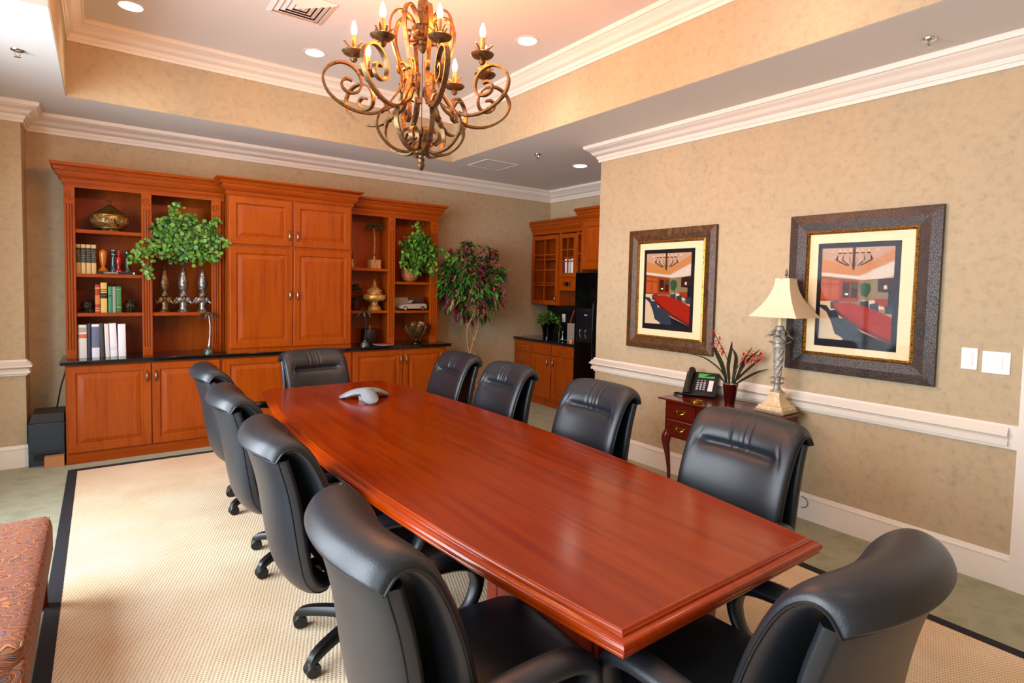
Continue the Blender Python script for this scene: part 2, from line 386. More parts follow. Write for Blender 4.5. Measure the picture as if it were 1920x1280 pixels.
arm_c = [(.06, 2.62), (.085, 2.66), (.105, 2.63), (.13, 2.585), (.196, 2.545), (.27, 2.512), (.36, 2.515), (.44, 2.548), (.50, 2.60), (.523, 2.665), (.50, 2.72), (.455, 2.75), (.41, 2.755), (.365, 2.735), (.335, 2.695), (.328, 2.65), (.345, 2.615), (.385, 2.605), (.42, 2.622), (.428, 2.655), (.405, 2.675), (.375, 2.668)]
arm_l = [(.19, 2.56), (.225, 2.53), (.243, 2.48), (.238, 2.43), (.20, 2.375), (.15, 2.34), (.09, 2.328), (.05, 2.345), (.035, 2.385), (.042, 2.43), (.07, 2.455), (.10, 2.44), (.105, 2.405), (.085, 2.385), (.065, 2.40)]
arm_u = [(.20, 2.545), (.165, 2.60), (.125, 2.66), (.115, 2.72), (.125, 2.78), (.15, 2.86), (.178, 2.95), (.178, 3.02), (.155, 3.07), (.115, 3.085), (.07, 3.06), (.045, 3.02)]
arm_k = [(.13, 2.66), (.095, 2.72), (.085, 2.77), (.105, 2.805), (.135, 2.79), (.132, 2.755), (.11, 2.75)]
arm_t = [(.03, 2.94), (.07, 2.93), (.095, 2.955), (.085, 2.985), (.06, 2.98), (.055, 2.96)]
for i in range(8):
    a = 2.898 + i * PI / 4
    c, s_ = math.cos(a), math.sin(a); tang = (-s_, c, 0)
    def W(r, z, off=0): return (r * c - off * s_, r * s_ + off * c, CH(z))
    g = G()
    for cv, w in ((arm_c, .0125), (arm_l, .0125), (arm_u, .0115), (arm_k, .010), (arm_t, .009)):
        g.tube([W(p.x, p.y) for p in spline(cv, 6)], w, flat=tang, sec=SEC)
    for (r, z, rr) in ((.196, 2.55, .014), (.125, 2.66, .011)):
        g.ball(W(r, z), rr, 8, 1.3)
    for q in (-1, 1):   # collar leaves
        g.tube([W(.196, 2.55), W(.215, 2.56 + .03 * q, .012 * q), W(.25, 2.555 + .035 * q, .02 * q)], [.006, .008, .001], 5)
    arm = build('scroll_arm', g, M_iron, ch)
    R0 = .368
    g = G(); g.lathe([(0, CH(2.765)), (.012, CH(2.767)), (.02, CH(2.78)), (.014, CH(2.795)), (.02, CH(2.797)), (.052, CH(2.806)), (.062, CH(2.818)), (.06, CH(2.82)), (.045, CH(2.812)), (.016, CH(2.808)), (.016, CH(2.82)), (0, CH(2.82))], (R0 * c, R0 * s_, 0), 20)
    for k in range(6):
        b = a + k * PI / 3 + .3; cb, sb = math.cos(b), math.sin(b)
        L = .034 if k % 2 else .05
        g.tube([(R0 * c + .018 * cb, R0 * s_ + .018 * sb, CH(2.815)), (R0 * c + .026 * cb, R0 * s_ + .026 * sb, CH(2.84)), (R0 * c + L * cb, R0 * s_ + L * sb, CH(2.862)), (R0 * c + (L + .01) * cb, R0 * s_ + (L + .01) * sb, CH(2.86))], [.006, .007, .004, .001], 5)
    build('drip_pan', g, M_iron, arm)
    build('candle', G().lathe([(0, CH(2.815)), (.0125, CH(2.815)), (.0125, CH(2.905)), (0, CH(2.907))], (R0 * c, R0 * s_, 0), 14), M_candle, arm)
    build('bulb', G().lathe([(.008, CH(2.905)), (.0135, CH(2.92)), (.0155, CH(2.935)), (.012, CH(2.955)), (.005, CH(2.975)), (0, CH(2.983))], (R0 * c, R0 * s_, 0), 12), M_bulb, arm)

# ------------------------------------------------------------------ cabinetry
DOORST = [(0, 0), (0, .018), (.003, .02), (.058, .02), (.064, .010), (.074, .008), (.108, .017), (.112, .018)]
def handle(M, u, v, parent, horiz=False, L=.05, label=True):
    g = G(); pts = []
    for i in range(9):
        t = -1 + 2 * i / 8; w = .02 + .022 * (1 - t * t)
        pts.append(M @ Vector((u + (t * L if horiz else 0), v + (0 if horiz else t * L), w)))
    g.tube(pts, [.004, .006, .008, .009, .009, .009, .008, .006, .004], 6)
    o = build('handle', g, M_pewter, parent, world=True); o['label'] = 'brushed pewter pull'
def door(M, u0, u1, v0, v1, parent, hu=None, hv=None, name='door'):
    d = build(name, G().panel(M, u0, u1, v0, v1, DOORST), M_cherry, parent, world=True, smooth=0)
    if hu is not None: handle(M, hu, hv, d)
    return d
def cornice(path, z0, z1, parent, p=.09, side=-1, dent=True):
    h = z1 - z0
    q = [(-.02, 0), (.01, 0), (.014, .05), (.014, .22), (.03, .30), (.045, .42), (.05, .50), (.05, .60), (.062, .62), (.068, .80), (.085, .84), (p, .93), (p, 1), (-.02, 1)]
    g = G().sweep(path, [(a, z0 + b * h) for a, b in q], side=side)
    if dent:
        for (x0, y0), (x1, y1) in zip(path[:-1], path[1:]):
            L = math.hypot(x1 - x0, y1 - y0); n = int(L / .024)
            ux, uy = (x1 - x0) / L, (y1 - y0) / L; nx, ny = -uy * side, ux * side
            for i in range(n):
                t = (i + .5) * L / n; cx, cy = x0 + ux * t + nx * .062, y0 + uy * t + ny * .062
                g.ball((cx, cy, z0 + .71 * h), .0085, 6, 1.2)
    build('crown_moulding', g, M_cherry_h, parent, world=True, smooth=40)
YF = 6.0
def base_cab(x0, x1, labels, splits, handles):
    t = thing('base_cabinet', labels, 'cabinet', ((x0 + x1) / 2, 6.2, 0), group='cherry base cabinets on the back wall')
    build('carcass', G().box(x0, x1, YF, YB - .004, .07, .854), M_cherry, t, world=True)
    build('plinth', G().box(x0 + .0, x1 - .0, YF - .006, YB - .004, 0, .085), M_cherry_h, t, world=True)
    for (a, b), h in zip(splits, handles): door(YM(YF), a, b, .1, .838, t, h, .72)
base_cab(-.255, .925, 'cherry base cabinet with two raised panel doors at the left end', [(-.245, .353), (.363, .912)], [.325, .392])
base_cab(.925, 2.213, 'cherry base cabinet under the tall closed doors, behind the end chair', [(.94, 1.564), (1.574, 2.2)], [1.535, 1.603])
base_cab(2.213, 3.40, 'cherry base cabinet with two doors at the right end', [(2.228, 2.82), (2.83, 3.38)], [2.79, 2.86])
tag(build('countertop', G().box(-.287, 3.452, 5.955, YB - .003, .854, .888), M_black, bevel=.004), 'long polished black granite counter on the cherry cabinets', 'countertop')
def bookcase(x0, x1, px, shelves, label, ext, crown):
    YU = 6.15; zt = 2.40
    t = thing('bookcase', label, 'bookcase', ((x0 + x1) / 2, 6.3, .888), group='open cherry bookcases')
    g = G(); g.box(x0, x0 + .02, YU + .018, YB - .004, .888, zt); g.box(x1 - .02, x1, YU + .018, YB - .004, .888, zt); g.box(x0 + .02, x1 - .02, YB - .012, YB - .004, .888, zt); g.box(x0, x1, YU, YB - .004, zt, zt + .03)
    xm = px[1]; g.box((xm[0] + xm[1]) / 2 - .012, (xm[0] + xm[1]) / 2 + .012, YU + .018, YB - .012, .888, zt)
    build('carcass', g, M_cherry, t, world=True)
    g = G(); g.box(x0, x1, YU, YU + .018, 2.365, zt)
    g.box(x0, x1, YU - .004, YU, 2.388, 2.40)
    build('top_rail', g, M_cherry_h, t, world=True)
    for a, b in px:
        g = G(); g.box(a, b, YU, YU + .018, .888, 2.365)
        g.box(a, b, YU - .010, YU, .888, 1.0 - .03)
        n = 3; w = (b - a); fl = w * .09
        xs = [a] + [a + w * f for f in (.24, .5, .76)] + [b]
        g.box(a, a + w * .20, YU - .010, YU, .97, 2.22); g.box(b - w * .20, b, YU - .010, YU, .97, 2.22)
        g.box(a + w * .30, a + w * .45, YU - .010, YU, .97, 2.22); g.box(a + w * .55, a + w * .70, YU - .010, YU, .97, 2.22)
        g.box(a, b, YU - .010, YU, 2.22, 2.365)
        pl = build('pilaster', g, M_cherry, t, world=True, smooth=0, bevel=.002)
        g = G(); xc = (a + b) / 2
        for rr in (.034, .022): g.tube([(xc + rr * w / .08 * math.cos(q), YU - .011, 2.29 + rr * math.sin(q)) for q in [2 * PI * i / 16 for i in range(16)]], .0035, 5, closed=True)
        g.ball((xc, YU - .01, 2.29), .011, 8)
        build('rosette', g, M_cherry, pl, world=True)
    for a, b, z in shelves:
        build('shelf', G().box(a, b, YU + .004, YB - .012, z - .03, z), M_cherry_h, t, world=True, bevel=.002)
    cornice(crown, 2.40, 2.56, t)
    return t
bookcase(-.25, .98, [(-.25, -.175), (.302, .380), (.868, .95)], [(-.23, .329, 2.01), (-.23, .329, 1.628), (-.23, .329, 1.284), (.353, .96, 1.836), (.353, .96, 1.284)],
         'open cherry bookcase with fluted pilasters left of the tall doors', None, [(-.25, YB - .004), (-.25, 6.15), (.98, 6.15)])
bookcase(2.213, 3.35, [(2.213, 2.24), (2.70, 2.782), (3.25, 3.35)], [(2.233, 2.729, 1.77), (2.233, 2.729, 1.284), (2.753, 3.33, 1.625), (2.753, 3.33, 1.283)],
         'open cherry bookcase with fluted pilasters right of the tall doors', None, [(2.213, 6.15), (3.35, 6.15), (3.35, YB - .004)])
# tall closed centre cabinet
t = thing('media_cabinet', 'tall closed cherry cabinet with four raised panel doors between the bookcases', 'cabinet', (1.6, 6.2, .888))
build('carcass', G().box(.985, 2.208, YF, YB - .004, .888, 2.44), M_cherry, t, world=True)
for a, b, c_, d_, hu, hv in ((1.0, 1.585, .935, 1.925, 1.555, 1.46), (1.595, 2.195, .935, 1.925, 1.63, 1.46), (1.0, 1.575, 1.955, 2.405, 1.55, 2.06), (1.6, 2.19, 1.955, 2.405, 1.63, 2.06)):
    door(YM(YF), a, b, c_, d_, t, hu, hv)
cornice([(.985, 6.08), (.985, YF), (2.208, YF), (2.208, 6.08)], 2.42, 2.58, t, p=.10)

# ------------------------------------------------------------------ kitchenette
XF = 4.80
t = thing('kitchenette_cabinet', 'cherry lower cabinet with drawers and two doors beside the black refrigerator', 'cabinet', (5.1, 5.85, 0))
build('carcass', G().box(XF, XK - .004, 5.19, YB - .004, .09, .854), M_cherry, t, world=True)
build('plinth', G().box(XF + .03, XK - .004, 5.19, YB - .004, 0, .09), M_cherry, t, world=True)
flat = [(0, 0), (0, .018), (.003, .02)]
def kdrawer(a, b, c_, d_, h=True):
    d = build('drawer', G().panel(XM(XF), a, b, c_, d_, flat), M_cherry_h, t, world=True, smooth=0)
    if h: handle(XM(XF), (a + b) / 2, (c_ + d_) / 2, d, True, .035)
kdrawer(6.08, 6.45, .70, .84); kdrawer(6.08, 6.45, .54, .69); kdrawer(6.08, 6.45, .33, .53); kdrawer(6.08, 6.45, .12, .32)
kdrawer(5.65, 6.06, .70, .84, False); kdrawer(5.20, 5.63, .70, .84)
shk = [(0, 0), (0, .018), (.003, .02), (.07, .02), (.072, .008), (.1, .008)]
for a, b, hu in ((5.65, 6.06, 5.70), (5.20, 5.63, 5.585)):
    d = build('door', G().panel(XM(XF), a, b, .12, .69, shk), M_cherry, t, world=True, smooth=0); handle(XM(XF), hu, .60, d)
tag(build('kitchenette_counter', G().box(XF - .035, XK - .003, 5.17, YB - .003, .854, .888), M_black, bevel=.004), 'black granite counter over the kitchenette drawers', 'countertop')
M_tile = mat('black_tile', '#0b0c0e', .25, var=['#121417', '#08090a'], scale=(12, 12, 12))
g = G().box(XK - .012, XK - .001, 5.17, YB - .003, .889, 1.37)
for k in range(-2, 5):
    for s_ in (-1, 1):
        y0 = 5.17 + .33 * k
        pts = [(XK - .0125, y0 + (0 if s_ > 0 else .48), .89), (XK - .0125, y0 + (.48 if s_ > 0 else 0), 1.37)]
        if min(pts[0][1], pts[1][1]) > 5.17 and max(pts[0][1], pts[1][1]) < 6.46: g.tube(pts, .002, 4)
tag(build('tile_backsplash', g, M_tile), 'black diagonal tile backsplash behind the small potted plant', 'backsplash')
t = thing('outlet_plate', 'white outlet plate on the black backsplash', 'outlet', (XK - .013, 6.09, 1.16))
build('plate', G().box(-.006, 0, -.036, .036, -.06, .06), M_white, t, bevel=.002); build('socket', G().box(-.008, -.005, -.017, .017, -.034, .034), M_white, t, bevel=.002)
# uppers
XU = 5.07
def glassdoor(a, b, c_, d_, parent, cols, rows, f=.055):
    g = G(); x0, x1 = XU - .02, XU
    g.box(x0, x1, a, a + f, c_, d_); g.box(x0, x1, b - f, b, c_, d_); g.box(x0, x1, a + f, b - f, c_, c_ + f); g.box(x0, x1, a + f, b - f, d_ - f, d_)
    for i in range(1, cols): y = a + f + (b - a - 2 * f) * i / cols; g.box(x0 - .002, x1 - .005, y - .008, y + .008, c_ + f, d_ - f)
    for i in range(1, rows): z = c_ + f + (d_ - c_ - 2 * f) * i / rows; g.box(x0 - .001, x1 - .005, a + f, b - f, z - .008, z + .008)
    d = build('door', g, M_cherry, parent, world=True, smooth=0, bevel=.002)
    build('glass_pane', G().box(x1 - .012, x1 - .009, a + f, b - f, c_ + f, d_ - f), M_glass, d, world=True)
    return d
def hollow(g, x0, x1, y0, y1, z0, z1, th=.018, shelves=()):
    g.box(x0, x1, y0, y0 + th, z0, z1); g.box(x0, x1, y1 - th, y1, z0, z1); g.box(x0, x1, y0 + th, y1 - th, z0, z0 + th); g.box(x0, x1, y0 + th, y1 - th, z1 - th, z1)
    g.box(x1 - th, x1, y0 + th, y1 - th, z0 + th, z1 - th)
    for z in shelves: g.box(x0 + .03, x1 - th, y0 + th, y1 - th, z, z + th)
t = thing('glass_front_cabinet', 'cherry wall cabinet with glass panes and white dishes, over the kitchenette counter', 'cabinet', (5.2, 5.95, 1.35))
zt = 2.36
g = G(); hollow(g, XU, XK, 5.85, 6.45, 1.35, zt, shelves=(1.65, 1.98)); hollow(g, XU, XK, 5.50, 5.83, 1.72, zt, shelves=(2.0,)); 
g.box(XU, XK, 5.832, 5.849, 1.35, zt)
build('carcass', g, M_cherry, t, world=True)
glassdoor(5.86, 6.44, 1.36, zt - .04, t, 2, 4); d = glassdoor(5.50, 5.84, 1.74, zt - .04, t, 2, 3)
handle(XM(XU), 5.89, 1.44, t); 
g = G(); g.box(XU - .018, XU, 5.50, 5.84, 1.56, 1.73)
build('valance', g, M_cherry_h, t, world=True)
g = G(); xx = XU - .0185
for (y, z, r) in ((5.67, 1.645, .03), (5.62, 1.645, .016), (5.72, 1.645, .016), (5.60, 1.67, .01), (5.74, 1.67, .01), (5.60, 1.62, .01), (5.74, 1.62, .01), (5.645, 1.675, .009), (5.695, 1.675, .009), (5.645, 1.615, .009), (5.695, 1.615, .009)):
    g.lathe([(0, -.001), (r, -.001), (r, .0005), (0, .0005)], (xx, y, z), 12, axis='x')
build('fretwork', g, M_blackgloss, t, world=True)['label'] = 'pierced oval fretwork'
g = G(); hollow(g, XU, XK, 5.385, 5.497, 1.26, zt, th=.01, shelves=(1.65, 2.0))
build('end_carcass', g, M_cherry, t, world=True)
glassdoor(5.385, 5.495, 1.27, zt - .04, t, 1, 4, .024)
cornice([(XU, 6.45), (XU, 5.38)], zt - .02, zt + .17, t, p=.07, side=-1, dent=False)
def cup_stack(y):
    o = build('stacked_cups', G().lathe([(0, 1.758), (.045, 1.758), (.05, 1.93), (.052, 1.94), (.052, 1.975), (.045, 1.99), (0, 1.99)], (5.15, y, 0), 18), M_white)
    return o
o = cup_stack(5.635); tag(o, 'white stack of cups behind glass, right of the two', 'cups', 'white cups in the wall cabinet')
o = cup_stack(5.757); tag(o, 'white stack of cups behind glass, left of the two', 'cups', 'white cups in the wall cabinet')
t = thing('refrigerator', 'tall black refrigerator with an ice dispenser in the alcove', 'refrigerator', (5.0, 4.7, 0))
YR0, YR1, XRf = 4.20, 5.10, 4.68
build('body', G().box(XRf + .06, XK - .03, YR0, YR1, .02, 1.79), M_blackgloss, t, world=True)
d = build('freezer_door', G().box(XRf, XRf + .058, 4.70, YR1, .1, 1.79), M_blackgloss, t, world=True, bevel=.012)
g = G(); g.box(XRf - .006, XRf, 4.76, 5.06, .95, 1.36); build('dispenser', g, mat('dispenser_black', '#0b0d12', .3), d, world=True)
g = G(); g.box(XRf - .0075, XRf - .005, 4.84, 4.95, 1.325, 1.333); build('badge', g, M_chrome, d, world=True)
g = G(); g.box(XRf - .0075, XRf - .006, 4.90, 4.915, 1.27, 1.28); g.box(XRf - .0075, XRf - .006, 4.87, 4.885, 1.27, 1.28); build('indicator_lights', g, mat('blue_led', '#5078ff', .3, emit='#5a80ff', estr=3), d, world=True)
g = G()
for y in (4.87, 4.96): g.tube([(XRf - .006, y, 1.1), (XRf - .03, y, 1.09), (XRf - .03, y, 1.04), (XRf - .01, y, 1.0)], .008, 6)
build('dispenser_paddle', g, M_chrome, d, world=True)
d2 = build('fridge_door', G().box(XRf, XRf + .058, YR0, 4.694, .1, 1.79), M_blackgloss, t, world=True, bevel=.012)
for y, p in ((4.73, d), (4.665, d2)):
    build('handle', G().tube([(XRf, y, .75), (XRf - .04, y, .78), (XRf - .045, y, 1.1), (XRf - .04, y, 1.42), (XRf, y, 1.45)], .011, 8), M_blackgloss, p, world=True)
t = thing('overhead_cabinet', 'cherry cabinet hung above the black refrigerator', 'cabinet', (5.1, 4.8, 1.84))
build('carcass', G().box(5.03, XK - .004, 4.16, 5.375, 1.835, 2.52), M_cherry, t, world=True)
for a, b in ((4.78, 5.36), (4.18, 4.76)): build('door', G().panel(XM(5.03), a, b, 1.845, 2.44, DOORST), M_cherry, t, world=True, smooth=0)
cornice([(XK - .004, 5.375), (5.03, 5.375), (5.03, 4.12)], 2.44, 2.62, t, p=.08, side=-1, dent=False)

# ------------------------------------------------------------------ plants
def leaf(g, p, d, L, w, droop=.3, roll=0., n=2):
    d = Vector(d).normalized(); s = d.cross(Vector((0, 0, 1)))
    if s.length < .1: s = Vector((1, 0, 0))
    s.normalize(); s = Matrix.Rotation(roll, 3, d) @ s
    up = s.cross(d); p = Vector(p)
    a = p; b = p + d * L * .4 + Vector((0, 0, -droop * L * .1)); c_ = p + d * L + Vector((0, 0, -droop * L * .6))
    vs = [a, b + s * w / 2 + up * w * .12, b, b - s * w / 2 + up * w * .12, c_]
    g.add(vs, [(0, 2, 1), (0, 3, 2), (1, 2, 4), (2, 3, 4)])
def roundleaf(g, p, nrm, r):
    nrm = Vector(nrm).normalized(); a = nrm.orthogonal().normalized(); b = nrm.cross(a); p = Vector(p)
    g.add([p + (a * math.cos(q) + b * math.sin(q)) * r for q in [2 * PI * i / 7 for i in range(7)]], [tuple(range(7))])
def rdir(zb=0.):
    while 1:
        v = Vector((R.uniform(-1, 1), R.uniform(-1, 1), R.uniform(-1, 1)))
        if .1 < v.length < 1: v.normalize(); v.z += zb; return v.normalized()

# ficus tree in the corner
FX, FY = 3.80, 6.05
t = thing('ficus_tree', 'tall artificial tree with braided trunks, green and burgundy leaves by the back wall', 'tree', (FX, FY, 0))
build('basket', G().lathe([(0, 0), (.15, 0), (.18, .15), (.19, .3), (.175, .3), (.17, .27), (0, .27)], n=24), mat('wicker', '#7a4c24', .8, var=['#a8743c', '#4f2e14'], scale=(60, 60, 90)), t)
for k in range(3):
    pts = []
    for i in range(26):
        z = .25 + 1.35 * i / 25; a = k * 2 * PI / 3 + z * 5.2; rr = .045 + .045 * math.sin(z * 4.) ** 2
        pts.append((rr * math.cos(a), rr * math.sin(a), z))
    build('trunk', G().tube(pts, [.016 - .008 * i / 25 for i in range(26)], 7), M_bark, t)
gs = G()
tips = []
for i in range(70):
    a = R.uniform(0, 2 * PI); z0 = R.uniform(1.2, 1.6); q = rdir(.15)
    tip = Vector((q.x * .42, q.y * .30, 1.66 + q.z * .48)) * 1.0
    if tip.z < 1.15: tip.z = 1.15 + R.uniform(0, .1)
    st = Vector((.03 * math.cos(a), .03 * math.sin(a), z0)); mid = (st + tip) / 2 + Vector((0, 0, .08))
    gs.tube(spline([st, mid, tip], 4), [.004] * 9, 4); tips.append((st, mid, tip))
build('branches', gs, M_bark, t)
g = G()
for st, mid, tip in tips:
    P = spline([st, mid, tip], 6)
    for k in range(46):
        p = P[min(len(P) - 1, int(len(P) * (.35 + .65 * R.random())))] + rdir() * R.uniform(.0, .075)
        if FY + p.y > 6.34: p.y = 6.34 - FY
        
        out = (p - Vector((0, 0, 1.6))); d = (out.normalized() + rdir() * .9 + Vector((0, 0, -.55)))
        if FY + p.y > 6.24: d.y = -abs(d.y) * .5
        h = math.sin(p.x * 9 + 1.3) * math.cos(p.z * 7) + (.9 if p.z > 1.98 or p.z < 1.32 else 0)
        u = R.random()
        g.cur = 2 if (h > .45 and u < .75) or u < .12 else (1 if u > .8 else (3 if u < .45 else 0))
        leaf(g, p, d, R.uniform(.065, .115), R.uniform(.03, .048), .6, R.uniform(-1, 1))
build('foliage', g, [M_green, M_green2, M_burg, M_dark], t, smooth=0)
g = G()
for i in range(75):
    q = rdir(); q.y = -abs(q.y)
    p = Vector((q.x * .38, q.y * .36 - .06, 1.62 + q.z * .42))
    if R.random() < .3: p = Vector((R.uniform(.3, .5), -.1, R.uniform(1.35, 1.5))) if R.random() < .15 else Vector((R.uniform(-.2, .0), -.28, R.uniform(1.2, 1.4)))
    for k in range(4): leaf(g, p + rdir() * .012, rdir(), .03, .02, .1)
build('blossoms', g, M_pink, t, smooth=0)['label'] = 'small pink blossoms'

def ivy(cx, cy, cz, w, d, h, n, kind, vines, seed=3):
    g = G(); gv = G(); rr = random.Random(seed)
    for i in range(n):
        while 1:
            q = Vector((rr.uniform(-1, 1), rr.uniform(-1, 1), rr.uniform(-1, 1)))
            if q.length < 1: break
        q = q * (.65 + .35 * rr.random()) if q.length > .5 else q * 1.3
        p = Vector((cx + q.x * w, cy + q.y * d, cz + q.z * h * (1.0 + .35 * abs(q.x) if q.z < 0 else 1.0)))
        p.y = min(p.y, 6.44)
        g.cur = 0 if rr.random() < .5 else (1 if rr.random() < .7 and q.y < .3 else 2)
        if kind == 'round': roundleaf(g, p, (rr.uniform(-.7, .7), -1, rr.uniform(-.3, .9)), rr.uniform(.013, .021))
        else: leaf(g, p, (rr.uniform(-.6, .6), -.6, rr.uniform(-1, .1)), rr.uniform(.045, .07), rr.uniform(.035, .05), .4, rr.uniform(-.5, .5))
    for pts in vines:
        P = spline(pts, 8); gv.tube(P, .0025, 4)
        for p in P:
            for k in range(2):
                q = p + Vector((rr.uniform(-.045, .045), rr.uniform(-.03, .03), rr.uniform(-.045, .045))); g.cur = rr.choice((0, 1, 1))
                if kind == 'round': roundleaf(g, q, (rr.uniform(-.7, .7), -1, rr.uniform(-.3, .9)), rr.uniform(.013, .02))
                else: leaf(g, q, (rr.uniform(-.6, .6), -.5, -.7), .05, .04, .4)
    return g, gv
t = thing('trailing_plant', 'bushy green plant with round leaves spilling over the left bookcase shelf', 'plant', (.63, 6.2, 1.836))
build('pot', G().lathe([(0, 0), (.06, 0), (.08, .09), (.075, .09), (.07, .07), (0, .07)], (.0, .08, 0), 20), mat('dark_pot', '#2b1c14', .6), t)
g, gv = ivy(.655, 6.16, 1.99, .35, .14, .25, 1700, 'round', [[(.5, 6.15, 1.9), (.38, 6.1, 1.85), (.34, 6.09, 1.72), (.345, 6.09, 1.62)], [(.62, 6.15, 2.0), (.58, 6.13, 2.15), (.56, 6.12, 2.25), (.6, 6.12, 2.28)], [(.8, 6.15, 1.95), (.88, 6.1, 2.1), (.9, 6.1, 2.16)], [(.75, 6.1, 1.86), (.85, 6.08, 1.8), (.93, 6.07, 1.82)], [(.7, 6.1, 1.85), (.68, 6.09, 1.76)], [(.45, 6.1, 1.88), (.32, 6.07, 1.9), (.27, 6.06, 1.82), (.25, 6.06, 1.76)], [(.86, 6.1, 1.95), (.97, 6.06, 1.97), (1.0, 5.97, 1.97)]])
build('foliage', g, [M_green, M_green2, M_dark], t, world=True, smooth=0); build('stems', gv, M_green, t, world=True)
t = thing('ivy_basket', 'bushy ivy in a round wicker basket on the right bookcase shelf', 'plant', (3.04, 6.28, 1.625))
g = G().lathe([(0, 0), (.05, .004), (.08, .03), (.1, .08), (.098, .13), (.085, .16), (.078, .16), (.09, .12), (0, .1)], n=24)
for k in range(5):
    for j in range(14):
        a = 2 * PI * j / 14 + k * .22; z = .025 + k * .028; rr_ = [.077, .092, .101, .1, .095][k]
        g.tube([(rr_ * math.cos(a), rr_ * math.sin(a), z), (rr_ * 1.05 * math.cos(a + .2), rr_ * 1.05 * math.sin(a + .2), z + .012), (rr_ * math.cos(a + .4), rr_ * math.sin(a + .4), z + .02)], .006, 5)
build('basket', g, mat('red_wicker', '#8a3f1c', .7, var=['#c27a40', '#5a2410'], scale=(60, 60, 60)), t)
g, gv = ivy(3.09, 6.17, 2.03, .27, .14, .25, 680, 'ivy', [[(3.0, 6.12, 2.0), (2.88, 6.08, 1.95), (2.86, 6.07, 1.82)], [(3.1, 6.12, 2.1), (3.08, 6.1, 2.25), (3.03, 6.1, 2.33)], [(3.15, 6.1, 2.0), (3.24, 6.07, 1.85), (3.22, 6.08, 1.74)], [(3.2, 6.1, 2.05), (3.36, 6.02, 2.0), (3.45, 5.98, 1.93), (3.5, 5.98, 1.9)], [(3.05, 6.1, 1.95), (3.03, 6.09, 1.8), (3.0, 6.1, 1.76)]], 8)
build('foliage', g, [M_green, M_green2, M_dark], t, world=True, smooth=0); build('stems', gv, M_green, t, world=True)
t = thing('potted_plant', 'small leafy green plant in a glossy black pot on the kitchenette counter', 'plant', (5.2, 6.22, .888))
build('pot', G().lathe([(0, 0), (.07, 0), (.075, .05), (.1, .16), (.11, .19), (.1, .19), (.09, .15), (0, .14)], n=20), M_blackgloss, t)
g = G()
for i in range(260):
    q = rdir(.4); p = Vector((q.x * .1, q.y * .17, .2 + abs(q.z) * .13)); g.cur = R.choice((0, 0, 1))
    leaf(g, p, q + rdir() * .6, R.uniform(.04, .07), .022, .1, R.uniform(-1, 1))
build('foliage', g, [M_green, M_green2], t, smooth=0)
t = thing('small_fern_sprig', 'thin green sprig standing beside the outlet on the kitchenette counter', 'plant', (5.25, 6.02, .888))
g = G()
for i in range(22):
    p = Vector((R.uniform(-.015, .015), R.uniform(-.02, .02), .12 + i * .008)); leaf(g, p, rdir(.3), .045, .016, .2)
build('foliage', g, M_green2, t, smooth=0); build('pot', G().lathe([(0, 0), (.03, 0), (.036, .09), (0, .09)], n=14), M_blackgloss, t); build('stem', G().tube([(0, 0, .08), (0, 0, .3)], .003, 5), M_green, t)
# kitchenette clutter
t = thing('gift_bag', 'grey paper bag with red ribbon on the kitchenette counter by the refrigerator', 'bag', (5.05, 5.50, .888), rz=.15)
build('bag_body', G().box(-.05, .05, -.075, .075, 0, .24), mat('bag_paper', '#8c8078', .8), t)
build('ribbon', G().tube(spline([(-.05, .03, .24), (-.05, .0, .33), (-.05, -.05, .42), (-.05, -.06, .24)], 5), .006, 5), mat('ribbon_red', '#b0391a', .6), t)
tag(build('sink_faucet', G().lathe([(0, .888), (.03, .888), (.028, .9), (.01, .91), (.01, 1.0), (0, 1.0)], (5.1, 5.78, 0), 14), M_chrome), 'small chrome fixture on the kitchenette counter', 'faucet')
tag(build('silver_dish', G().lathe([(0, .888), (.05, .889), (.07, .9), (.066, .901), (.045, .893), (0, .892)], (4.98, 5.62, 0), 20), M_chrome), 'small silver dish on the front of the kitchenette counter', 'dish')
tag(build('orange_candle', G().lathe([(0, .888), (.025, .888), (.025, .94), (0, .94)], (4.86, 5.34, 0), 14), mat('amber_wax', '#d98a4a', .4)), 'small amber candle at the counter edge by the refrigerator', 'candle')

# ------------------------------------------------------------------ shelf items, left bookcase
t = thing('lidded_tureen', 'round gold and brown lidded bowl on the top shelf of the left bookcase', 'bowl', (.07, 6.3, 2.01))
M_urn = mat('patterned_gilt', '#3a2414', .35, metal=.4, var=['#b08a4e', '#4d301a', '#d0ab68'], scale=(26, 26, 26), contrast=(.4, .6))
build('bowl', G().lathe([(0, 0), (.07, 0), (.075, .015), (.06, .025), (.11, .035), (.145, .07), (.15, .1), (.135, .13), (0, .13)], n=32), M_urn, t)
build('lid', G().lathe([(.14, .13), (.14, .14), (.11, .16), (.06, .19), (.03, .215), (.02, .225), (0, .225)], n=32), mat('dark_gilt', '#2c2114', .35, metal=.6, var=['#7a6236', '#1c140c'], scale=(40, 40, 40)), t)
g = G(); g.tube([(.138 * math.cos(q), .138 * math.sin(q), .135) for q in [2 * PI * i / 40 for i in range(40)]], .006, 5, closed=True); g.tube([(.11 * math.cos(q), .11 * math.sin(q), .03) for q in [2 * PI * i / 40 for i in range(40)]], .005, 5, closed=True)
g.lathe([(0, .22), (.014, .225), (.008, .24), (.018, .25), (.012, .265), (.006, .27), (.009, .275), (0, .282)], n=12); build('gold_rim', g, M_gold, t)
t.scale = (1, 1, 1.08)
